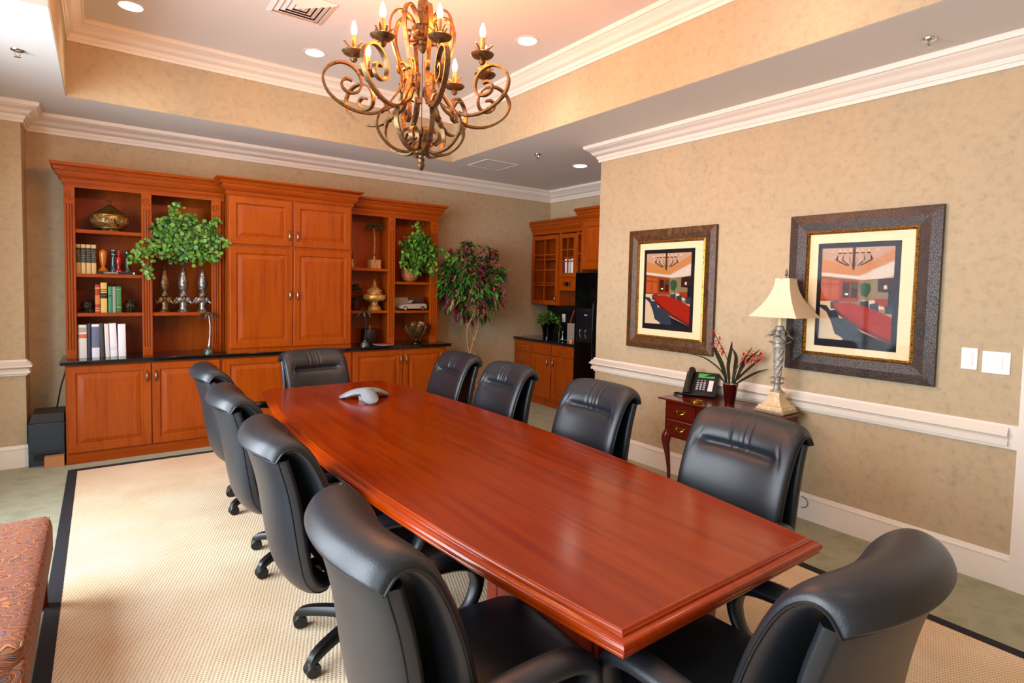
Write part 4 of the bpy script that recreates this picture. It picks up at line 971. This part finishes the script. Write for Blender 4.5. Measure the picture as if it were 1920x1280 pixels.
CH_ = [
    (0.92, 1.335, -PI / 2 - .04, 'black leather chair nearest the camera on the left side of the table'),
    (0.945, 2.37, -PI / 2 - .03, 'black leather chair second from the camera on the left side'),
    (0.95, 3.29, -PI / 2 - .02, 'black leather chair third from the camera on the left side'),
    (0.98, 4.27, -PI / 2 - .0, 'black leather chair farthest along the left side, nearest the left cabinets'),
    (1.50, 4.47, PI + .14, 'black leather chair at the far head of the table before the cabinets'),
    (2.07, 4.10, PI / 2 - .04, 'black leather chair farthest along the right side, nearest the far head'),
    (2.07, 3.36, PI / 2 - .04, 'black leather chair second farthest on the right, before the ficus and kitchenette'),
    (2.08, 2.43, PI / 2 - .04, 'black leather chair on the right side below the small framed picture'),
    (2.07, 1.455, PI / 2 - .05, 'black leather chair before the small desk and lamp'),
    (1.405, 0.895, .0, 'black leather chair at the near head of the table, lower right of the picture'),
]
for i, (x, y, rz, lb) in enumerate(CH_):
    if i == 0: c = cp; c.location = (x, y, .012); c.rotation_euler = (0, 0, rz); c['label'] = lb
    else: c = copytree(cp, (x, y, .012), rz, lb)

# ------------------------------------------------------------------ side desk and things on it
t = thing('side_desk', 'small dark mahogany lowboy desk with brass pulls against the right wall', 'desk', (3.75, 2.39, 0))
g = G(); g.box(3.535, 3.985, 1.93, 2.86, .742, .757)
build('desktop', g, M_desk, t, world=True, bevel=.006, seg=3)
build('case', G().box(3.575, 3.975, 1.98, 2.81, .455, .742), M_desk, t, world=True)
for a, b in ((2.53, 2.78), (2.27, 2.51), (2.01, 2.25)):
    for c_, d_ in ((.61, .725), (.475, .595)):
        d = build('drawer', G().panel(XM(3.575), a, b, c_, d_, [(0, 0), (0, .008), (.006, .012), (.012, .012)]), M_desk, t, world=True, smooth=0)
        g = G(); yc, zc = (a + b) / 2, (c_ + d_) / 2; xx = 3.562
        g.tube([(xx, yc - .032, zc + .008), (xx - .012, yc - .03, zc - .008), (xx - .016, yc, zc - .018), (xx - .012, yc + .03, zc - .008), (xx, yc + .032, zc + .008)], .0035, 6)
        for q in (-.032, .032): g.lathe([(0, -.003), (.014, -.002), (.014, .001), (0, .001)], (xx, yc + q, zc + .008), 10, axis='x')
        g.lathe([(0, -.002), (.018, -.001), (.018, .001), (0, .001)], (xx, yc, zc + .004), 8, axis='x', sy=.7)
        build('brass_pull', g, M_brass, d, world=True)
for x, sx in ((3.60, -1), (3.95, 1)):
    for y, sy in ((2.005, -1), (2.785, 1)):
        P = spline([(x, y, .50), (x + sx * .018, y + sy * .018, .42), (x + sx * .006, y + sy * .006, .30), (x - sx * .004, y - sy * .004, .16), (x, y, .06), (x + sx * .012, y + sy * .012, .012)], 5)
        rr_ = [.030, .033, .036, .038, .038, .036, .032, .028, .025, .023, .021, .019, .017, .016, .015, .014, .0135, .013, .013, .013, .014, .015, .018, .021, .023, .024]
        build('cabriole_leg', G().tube(P, rr_[:len(P)], 10), M_desk, t, world=True, smooth=60)
# table lamp
LX, LY = 3.835, 2.06
t = thing('table_lamp', 'silver palm column lamp with cream bell shade on the side desk', 'lamp', (LX, LY, .757), rz=0)
def sq(prof, n=4, rot=PI / 4, curve=1.):
    return [[(r_ * math.cos(rot + 2 * PI * k / n), r_ * math.sin(rot + 2 * PI * k / n), z) for k in range(n)] for r_, z in prof]
M_ivory = mat('ivory_wood', '#e4cfa4', .5, var=['#d2ba8c', '#efdcb6'], scale=(30, 30, 30))
build('base', G().loft(sq([(.135, .02), (.135, .032), (.125, .036), (.12, .05), (.1, .055), (.09, .062), (.068, .085), (.06, .105), (.06, .14), (.055, .145)])), M_ivory, t, smooth=0)
g = G(); g.loft(sq([(.14, 0), (.142, .008), (.138, .022)]))
for k in range(4):
    a = k * PI / 2
    for j in range(13):
        u = (j - 6) / 6 * .094; p = Matrix.Rotation(a, 3, 'Z') @ Vector((.1, u, .011)); g.ball(tuple(p), .0085, 6, 1.2)
build('beaded_foot', g, mat('tarnished_ivory', '#a8997c', .5, metal=.3), t)
g = G(); g.lathe([(0, .145), (.045, .145), (.03, .16), (.02, .18), (.022, .21), (.016, .23), (.02, .25), (.027, .34), (.034, .43), (.038, .455), (.042, .46), (.042, .5), (.036, .51), (.03, .53), (.034, .56), (.03, .6), (.02, .61), (0, .61)], n=20)
for k in range(6):
    P = []
    for i in range(22):
        z = .26 + .19 * i / 21; a = k * PI / 3 + i * .17; rr_ = .021 + .014 * i / 21; P.append((rr_ * math.cos(a), rr_ * math.sin(a), z))
    g.tube(P, .005, 5)
M_pale = mat('pale_pewter', '#8f8c84', .5, metal=.35, var=['#b8b4a8', '#6d6a62'], scale=(60, 60, 60))
build('twisted_column', g, M_pale, t)
g = G()
for zz, L, n_, dz in ((.515, .105, 9, .03), (.53, .07, 9, .05), (.505, .08, 8, -.02), (.225, .062, 8, .02), (.215, .05, 8, -.015)):
    for k in range(n_):
        a = 2 * PI * k / n_ + zz * 9; c, s_ = math.cos(a), math.sin(a)
        P = spline([(.015 * c, .015 * s_, zz), (L * .6 * c, L * .6 * s_, zz + dz), (L * c, L * s_, zz + dz * .2)], 4)
        for q in range(len(P) - 1):
            w0 = .016 * math.sin(PI * min(.95, (q + 1) / len(P))); w1 = .016 * math.sin(PI * min(.98, (q + 2) / len(P))); n2 = Vector((-s_, c, 0))
            g.add([P[q] - n2 * w0, P[q] + Vector((0, 0, .003)), P[q] + n2 * w0, P[q + 1] + n2 * w1, P[q + 1] + Vector((0, 0, .003)), P[q + 1] - n2 * w1], [(0, 1, 4, 5), (1, 2, 3, 4)])
build('palm_leaves', g, M_pale, t, smooth=0)
build('candle_neck', G().lathe([(0, .61), (.014, .61), (.014, .70), (0, .70)], n=14), M_cream, t)
g = G(); rings = []
for i in range(13):
    u = i / 12; z = .672 + .268 * u; r_ = (.065 + .155 * (1 - u) ** 1.9) * .99
    rings.append([(r_ * 1.103 * math.cos(PI / 4 + PI / 2 * k), r_ * 1.103 * math.sin(PI / 4 + PI / 2 * k) - .03, z) for k in range(4)])
g.loft(rings, cap=False)
g.loft([[(x * .985, y * .985, z) for x, y, z in r] for r in rings], cap=False)
shade = build('lamp_shade', g, M_shade, t, smooth=0)
g = G(); g.tube([(0, 0, .70), (.0, 0, .94)], .002, 4); g.lathe([(0, .94), (.006, .945), (.004, .955), (.012, .965), (.008, .985), (.003, 1.0), (0, 1.01)], n=10); g.tube([(-.08, 0, .935), (.08, 0, .935)], .0015, 4); g.tube([(0, -.08, .935), (0, .08, .935)], .0015, 4)
fo = build('finial', g, M_silver, t); fo.location.y = -.03
# orchid
t = thing('orchid_pot', 'red orchid in a burgundy tapered pot between the phone and lamp', 'plant', (3.80, 2.40, .757))
build('pot', G().lathe([(0, 0), (.034, 0), (.036, .01), (.056, .145), (.058, .15), (.052, .15), (.05, .135), (0, .13)], n=24), mat('burgundy_glaze', '#3a0806', .12), t)
g = G()
for i in range(30): q = rdir(); g.ball((q.x * .042, q.y * .042, .135 + .01 * abs(q.z)), .011, 6)
build('pebbles', g, mat('pebble', '#b8a888', .8), t)
g = G()
VD = Vector((.81, -.59, 0))  # sideways as seen
def blade(P, w):
    P = spline(P, 6); m = len(P)
    for q in range(m - 1):
        w0 = w * math.sin(PI * (.12 + .86 * q / (m - 1))); w1 = w * math.sin(PI * (.12 + .86 * (q + 1) / (m - 1)))
        s_ = Vector((.59, .81, 0)).cross((P[q + 1] - P[q]).normalized()).normalized() if (P[q + 1] - P[q]).length else VD
        g.add([P[q] - s_ * w0, P[q] + s_ * w0, P[q + 1] + s_ * w1, P[q + 1] - s_ * w1], [(0, 1, 2, 3)])
def V(a, z, d=0):
    p = VD * a + Vector((-.59, -.81, 0)) * d + Vector((0, 0, z)); p.x = p.x if p.x < .15 else .15 + (p.x - .15) * .25; return tuple(p)
for P, w in (([(-.02, .14), (-.06, .27), (-.12, .39), (-.155, .46)], .012), ([(-.01, .14), (-.02, .28), (-.01, .4), (.0, .47)], .010), ([(.01, .14), (.03, .26), (.025, .36), (.005, .42)], .011),
             ([(.02, .14), (.06, .24), (.13, .33), (.22, .42)], .008), ([(.02, .14), (.08, .22), (.17, .3), (.27, .36)], .007), ([(.02, .13), (.09, .19), (.2, .24), (.33, .275)], .007),
             ([(-.02, .13), (-.08, .2), (-.16, .21), (-.2, .2)], .007), ([(-.02, .13), (-.08, .25), (-.2, .34), (-.33, .37)], .004), ([(0, .13), (.05, .2), (.1, .33), (.14, .42)], .008)):
    blade([V(a, z, R.uniform(-.02, .02)) for a, z in P], w * 1.4)
build('leaves', g, mat('orchid_leaf', '#22301a', .4, var=['#31231f', '#2c4420'], scale=(20, 20, 20)), t, smooth=0)
g = G(); gf = G()
for P in ([(-.0, .13), (-.02, .3), (-.09, .45), (-.15, .54)], [(.01, .13), (.04, .26), (.12, .36), (.22, .37)]):
    g.tube(spline([V(a, z) for a, z in P], 6), .003, 5)
for a, z in ((-.14, .535), (-.125, .46), (-.10, .475), (-.13, .44), (-.08, .40), (-.075, .42), (.08, .36), (.12, .385), (.15, .35), (.13, .33), (.17, .345), (.2, .36), (.225, .37), (.10, .335), (.13, .40)):
    c0 = Vector(V(a, z, .02))
    for k in range(5):
        b = 2 * PI * k / 5 + a * 20; d = VD * math.cos(b) + Vector((0, 0, 1)) * math.sin(b) + Vector((-.59, -.81, 0)) * .25
        leaf(gf, c0, d, .044, .018, .1)
build('flower_stem', g, M_dark, t); build('blossoms', gf, M_red, t, smooth=0)
# desk phone
t = thing('desk_phone', 'black desk telephone with green screen on the side desk', 'telephone', (3.80, 2.68, .757), rz=-1.15); t.scale = (1.2, 1.2, 1.2)
# local: faces -y, x right
tilt = Matrix.Rotation(math.radians(42), 4, 'X')
g = G(); g.M = tilt; g.box(-.10, .11, 0, .20, 0, .022); g.M = None; g.box(-.095, .1, .0, .12, 0, .012)
g.prism([(0.0, 0.004), (.13, .0), (.15, .135), (.14, .14)], -.06, .07, axis='x')
body = build('phone_body', g, M_plastic, t, bevel=.003)
g = G(); g.M = tilt; g.box(-.02, .085, .15, .185, .022, .0235); build('screen', g, mat('lcd_green', '#3f9a48', .3, emit='#3fa64a', estr=.25), t)
g = G(); g.M = tilt; g.box(.055, .085, .04, .13, .022, .0232); build('label_strip', g, M_white, t)
g = G(); g.M = tilt
for i in range(3):
    for j in range(4): g.box(-.02 + i * .022, -.006 + i * .022, .045 + j * .018, .055 + j * .018, .022, .026)
for i in range(3): g.box(-.02 + i * .022, -.008 + i * .022, .122, .127, .022, .0245)
build('keypad', g, mat('key_grey', '#b9bcc0', .4), t)
g = G(); g.M = tilt; g.tube(spline([(-.065, .0, .035), (-.065, .03, .05), (-.065, .1, .058), (-.065, .17, .05), (-.065, .2, .035)], 5), [.022, .024, .022, .019, .018, .017, .016, .016, .016, .016, .016, .016, .016, .016, .017, .018, .02, .022, .024, .024, .02], 10)
build('handset', g, M_plastic, t)
build('cord', G().tube(spline([(-.07, .0, .03), (-.11, -.02, .012), (-.16, .02, .006), (-.14, .06, .006), (-.09, .05, .008)], 6), .005, 6), M_plastic, t)
tag(build('brass_coaster_set', G().lathe([(0, .757), (.042, .757), (.043, .762), (.040, .765), (.043, .768), (.043, .775), (.038, .777), (0, .777)], (3.62, 2.56, 0), 28), M_brass), 'round brass lidded coaster tin on the desk before the phone', 'tin')

# ------------------------------------------------------------------ framed pictures (prints of the same room)
def picture(y0, y1, z0, z1, fw, m_frame, label, mt, art):
    # art rectangle given as (ya, yb, za, zb) ; y decreasing = right in view
    t = thing('framed_picture', label, 'picture', (XR - .02, (y0 + y1) / 2, z0), group='framed pictures on the right wall')
    def ring(ins0, ins1, x0, x1):
        g = G(); a, b, c_, d_ = y0, y1, z0, z1
        pr = [(ins0, x0), (ins0, x1), ((ins0 + ins1) / 2, x1 - .006), (ins1, x1 + .006), (ins1, x0)]
        rings = []
        for (yy, zz, sy, sz) in ((a, c_, 1, 1), (b, c_, -1, 1), (b, d_, -1, -1), (a, d_, 1, -1)):
            rings.append([(x, yy + sy * i_, zz + sz * i_) for i_, x in pr])
        return g.loft(rings, loop=True)
    build('frame', ring(0, fw, XR, XR - .03), m_frame, t, world=True, smooth=0)
    build('gilt_liner', ring(fw, fw + .022, XR, XR - .026), M_giltl, t, world=True, smooth=0)
    build('mat_board', G().box(XR - .014, XR - .008, y0 + fw, y1 - fw, z0 + fw, z1 - fw), M_cream, t, world=True)
    ya, yb, za, zb = art     # ya = left (far, larger y), yb = right
    build('black_mount', G().box(XR - .0152, XR - .014, yb, ya, za, zb), mat('mount_black', '#17131a', .5, spec=.1), t, world=True)
    ml, mr, mb, mt_ = .028, .034, .05, .035
    def P(u, v): return (ya - ml - (ya - yb - ml - mr) * u, za + mb + (zb - za - mb - mt_) * v)
    g = G(); cols = ['#b08c74', '#7a6848', '#a04c1c', '#852c0a', '#8e1a02', '#c4ac8a', '#28313c', '#48290f', '#28482a', '#30100c', '#c4b4a4', '#b47640', '#ffe6b0', '#5c1404', '#0c1014']
    lay = [0]
    def poly(c_, pts):
        g.cur = c_; k = lay[0]; lay[0] += 1; x = XR - .0153 - k * .000025
        g.add([(x, *P(u, v)) for u, v in pts], [tuple(range(len(pts)))])
    poly(0, [(0, 0), (1, 0), (1, 1), (0, 1)])
    poly(11, [(0, .74), (0, .885), (.55, .79), (1, .97), (1, .86), (.52, .70)])
    poly(10, [(0, .735), (.55, .69), (1, .85), (1, .70), (.6, .62), (0, .68)])
    poly(1, [(0, .70), (.6, .655), (1, .68), (1, .3), (0, .3)])
    poly(5, [(0, 0), (.4, 0), (.5, .35), (0, .46)])
    poly(5, [(.6, .44), (.95, .44), (.95, .35), (.6, .35)])
    poly(3, [(0, .69), (.3, .66), (.3, .42), (0, .42)]); poly(2, [(.01, .60), (.13, .595), (.13, .44), (.01, .44)]); poly(2, [(.15, .595), (.27, .59), (.27, .44), (.15, .44)]); poly(2, [(.01, .67), (.13, .66), (.13, .61), (.01, .62)]); poly(2, [(.15, .66), (.27, .65), (.27, .605), (.15, .61)])
    poly(3, [(.3, .665), (.55, .645), (.55, .42), (.3, .42)]); poly(9, [(.32, .63), (.42, .625), (.42, .46), (.32, .46)]); poly(9, [(.44, .625), (.53, .62), (.53, .46), (.44, .46)]); poly(8, [(.44, .62), (.54, .61), (.52, .56), (.45, .57)]); poly(12, [(.36, .51), (.4, .51), (.4, .49), (.36, .49)])
    poly(8, [(.56, .6), (.62, .63), (.70, .61), (.72, .55), (.66, .47), (.58, .49)])
    poly(9, [(.8, .66), (1, .68), (1, .52), (.8, .53)]); poly(3, [(.76, .46), (.95, .46), (.95, .36), (.78, .4)]); poly(14, [(.94, .55), (1, .55), (1, .36), (.94, .37)]); poly(10, [(.88, .60), (.92, .6), (.92, .56), (.88, .56)])
    for (a, b) in ((.15, .41), (.57, .42), (.70, .40), (.9, .38)): poly(6, [(a, b), (a + .12, b + .02), (a + .13, b - .08), (a + .01, b - .07)])
    poly(4, [(.17, .40), (.45, .41), (.75, .35), (1, .27), (1, .03), (.6, .16), (.3, .3)]); poly(13, [(.17, .40), (.3, .3), (.6, .16), (1, .03), (1, .0), (.6, .12), (.28, .27)])
    poly(14, [(.3, .24), (.62, .1), (1, -.0), (1, 0), (.5, 0)])
    poly(6, [(0, .38), (.1, .37), (.2, .28), (.36, .02), (.28, .05), (.1, .3), (0, .35)]); poly(6, [(.12, .31), (.24, .33), (.32, .2), (.34, .04), (.24, .06)]); poly(6, [(.26, .22), (.34, .24), (.56, .15), (.62, .02), (.6, 0), (.36, 0)])
    for u in (.26, .33, .41, .5, .58, .66):
        poly(7, [(u - .03, .935), (u + .03, .935), (u + .02, .95), (u - .02, .95)]); poly(12, [(u - .008, .955), (u + .008, .955), (u, .99)])
        poly(7, [(.46 + (u - .46) * 1.1, .93), (.46 + (u - .46) * 1.35, .87), (.46 + (u - .46) * .5, .80), (.46 + (u - .46) * .4, .81), (.46 + (u - .46) * 1.15, .87)])
    poly(7, [(.44, 1), (.48, 1), (.48, .78), (.46, .75), (.44, .78)])
    for u, v in ((.16, .96), (.78, .97), (.93, .76)): poly(12, [(u - .02, v), (u, v - .008), (u + .02, v), (u, v + .008)])
    build('room_photo', g, [mat('print_%d' % i, c_, .5, spec=.1) for i, c_ in enumerate(cols)], t, world=True, smooth=0)
    build('glazing', G().box(XR - .0192, XR - .0182, y0 + fw + .01, y1 - fw - .01, z0 + fw + .01, z1 - fw - .01), M_glass, t, world=True)
M_giltl = mat('gilt_liner', '#7a5420', .3, metal=.9, var=['#e0ac50', '#4a2e10'], scale=(90, 90, 90), contrast=(.42, .58))
M_fr1 = mat('walnut_frame', '#4a2a0c', .4, var=['#5c3812', '#361e08', '#6a441a'], scale=(14, 14, 14))
def crackle():
    m = mat('crackled_frame', '#2c1c14', .36, var=['#3c281c', '#241610'], scale=(10, 10, 10), spec=.45)
    nt = m.node_tree; v = nt.nodes.new('ShaderNodeTexVoronoi'); v.feature = 'DISTANCE_TO_EDGE'; v.inputs['Scale'].default_value = 75
    tc = nt.nodes.new('ShaderNodeTexCoord'); nt.links.new(tc.outputs['Object'], v.inputs['Vector'])
    r = nt.nodes.new('ShaderNodeValToRGB'); r.color_ramp.elements[1].position = .08; nt.links.new(v.outputs['Distance'], r.inputs[0])
    bp = nt.nodes.new('ShaderNodeBump'); bp.inputs['Strength'].default_value = .35; bp.inputs['Distance'].default_value = .002
    nt.links.new(r.outputs[0], bp.inputs['Height']); nt.links.new(bp.outputs[0], nt.nodes['Principled BSDF'].inputs['Normal']); return m
picture(2.697, 3.615, 1.067, 2.134, .10, M_fr1, 'smaller looking picture in a brown wood frame, left of the lamp', None, (3.44, 2.90, 1.245, 1.955))
picture(1.19, 2.094, 1.058, 2.139, .115, crackle(), 'picture in a crackled black frame right of the lamp', None, (1.90, 1.40, 1.24, 1.94))

# ------------------------------------------------------------------ wall plates, cord, bench
t = thing('light_switch', 'narrow white wall switch plate right of the crackled frame', 'switch', (XR, 1.035 * 1.0, 1.245), group='wall plates on the right wall')
build('plate', G().box(-.006, 0, -.038, .038, -.062, .062), M_white, t, bevel=.003); build('rocker', G().box(-.009, -.005, -.017, .017, -.034, .034), M_white, t, bevel=.002)
t = thing('dimmer_plate', 'wide white wall control plate next to the door casing', 'switch', (XR, .915, 1.235), group='wall plates on the right wall')
build('plate', G().box(-.006, 0, -.062, .062, -.062, .062), M_white, t, bevel=.003); build('rocker', G().box(-.009, -.005, -.03, .004, -.034, .034), M_white, t, bevel=.002)
tag(build('looped_wire', G().tube([(XR - .022, 1.93 - .045 * math.sin(q), .12 + .04 * math.cos(q)) for q in [PI * i / 14 for i in range(15)]], .003, 5), mat('cord_grey', '#6d6a66', .6)), 'thin looped grey wire against the baseboard behind the desk', 'wire')
t = thing('upholstered_bench', 'paisley upholstered bench with dark legs at the left edge of the rug', 'bench', (-.535, 2.86, 0), rz=.0)
g = G(); rings = []
def sup(a, b, c, e1, e2, nu=36, nv=12):
    f = lambda w, e: math.copysign(abs(w) ** e, w)
    return [[(a * f(math.cos(v), e1) * f(math.cos(2 * PI * j / nu), e2), b * f(math.cos(v), e1) * f(math.sin(2 * PI * j / nu), e2), c * f(math.sin(v), e1)) for j in range(nu)] for v in [-PI / 2 + PI * i / nv for i in range(nv + 1)]]
g.box(-.33, .33, -.615, .615, .26, .40)
g.loft([[(x, y, z + .395) for x, y, z in r] for r in sup(.335, .622, .06, .3, .12)])
build('seat_cushion', g, M_paisley, t, bevel=.012, smooth=50)
g = G(); g.tube([(x, y,   .438) for x, y in [(-.318, -.59), (-.305, -.605), (.305, -.605), (.318, -.59), (.318, .59), (.305, .605), (-.305, .605), (-.318, .59)]], .004, 6, closed=True); build('piping', g, mat('piping_gold', '#80603c', .8), t)
for x in (-.29, .29):
    for y in (-.575, .575): build('leg', G().loft(sq([(.022, 0), (.032, .26)])) if False else G().box(x - .02, x + .02, y - .02, y + .02, 0, .26), M_desk, t, bevel=.003)

# ------------------------------------------------------------------ light
def area(name, loc, rot, sx, sy, e, col):
    l = bpy.data.lights.new(name, 'AREA'); l.shape = 'RECTANGLE'; l.size = sx; l.size_y = sy; l.energy = e; l.color = col
    o = bpy.data.objects.new(name, l); COL.objects.link(o); o.location = loc; o.rotation_euler = rot; return o
for i, (a, b) in enumerate(WIN):
    area('window_daylight', (XL - .2, (a + b) / 2, (WZ0 + WZ1) / 2), (0, -PI / 2 + math.radians(12), 0), WZ1 - WZ0, b - a, (26, 105, 150)[i], (.82, .91, 1.)).data.spread = math.radians(150)
def spot(loc, e, ang=2.2):
    l = bpy.data.lights.new('downlight_beam', 'SPOT'); l.energy = e; l.spot_size = ang; l.spot_blend = .8; l.shadow_soft_size = .06; l.color = (1, .84, .66)
    o = bpy.data.objects.new('downlight_beam', l); COL.objects.link(o); o.location = (loc[0], loc[1], loc[2] - .012)
for p in ((.198, 5.07, ZT), (1.516, 5.05, ZT), (2.80, 3.70, ZT), (4.467, 4.837, ZC), (2.8, 1.6, ZT), (.2, 1.6, ZT), (1.5, .0, ZT)): spot(p, 26 if p[1] > 3 else 12)  # last three beams are added out of view to lift the near end
for p, lb in (((2.8, 1.6, ZT), 'added unseen recessed light in the near right corner of the tray'), ((.2, 1.6, ZT), 'added unseen recessed light in the tray above the nearest left chair'), ((1.5, 0., ZT), 'added unseen recessed light in the tray behind the near head chair')): downlight(*p, lb)  # extra fittings out of view, added to light the near end of the room
w = bpy.data.worlds.new('sky'); sc.world = w; w.use_nodes = True
w.node_tree.nodes['Background'].inputs[0].default_value = (.8, .9, 1, 1); w.node_tree.nodes['Background'].inputs[1].default_value = 1.5

# ------------------------------------------------------------------ camera
yaw, pitch, roll = 0.63186751, -0.05051185, 0.02223408
f = Vector((math.sin(yaw) * math.cos(pitch), math.cos(yaw) * math.cos(pitch), math.sin(pitch)))
r = Vector((math.cos(yaw), -math.sin(yaw), 0)); u = r.cross(f)
r2 = r * math.cos(roll) + u * math.sin(roll); u2 = -r * math.sin(roll) + u * math.cos(roll)
cam = bpy.data.cameras.new('camera'); co = bpy.data.objects.new('camera', cam); COL.objects.link(co)
M3 = Matrix((r2, u2, -f)).transposed(); co.matrix_world = Matrix.Translation((0, 0, 1.6)) @ M3.to_4x4()
cam.sensor_width = 36; cam.sensor_fit = 'HORIZONTAL'; cam.lens = 36 * 1052.908 / 1920; cam.shift_y = -50.155 / 1920; cam.clip_start = .05
sc.camera = co
sc.view_settings.view_transform = 'Standard'; sc.view_settings.look = 'None'; sc.view_settings.gamma = 1; sc.view_settings.exposure = .12
sc.cycles.use_denoising = True; sc.cycles.max_bounces = 8; sc.cycles.diffuse_bounces = 5; sc.cycles.glossy_bounces = 4; sc.cycles.transparent_max_bounces = 12
sc.cycles.sample_clamp_indirect = 6; sc.cycles.caustics_reflective = False; sc.cycles.caustics_refractive = False
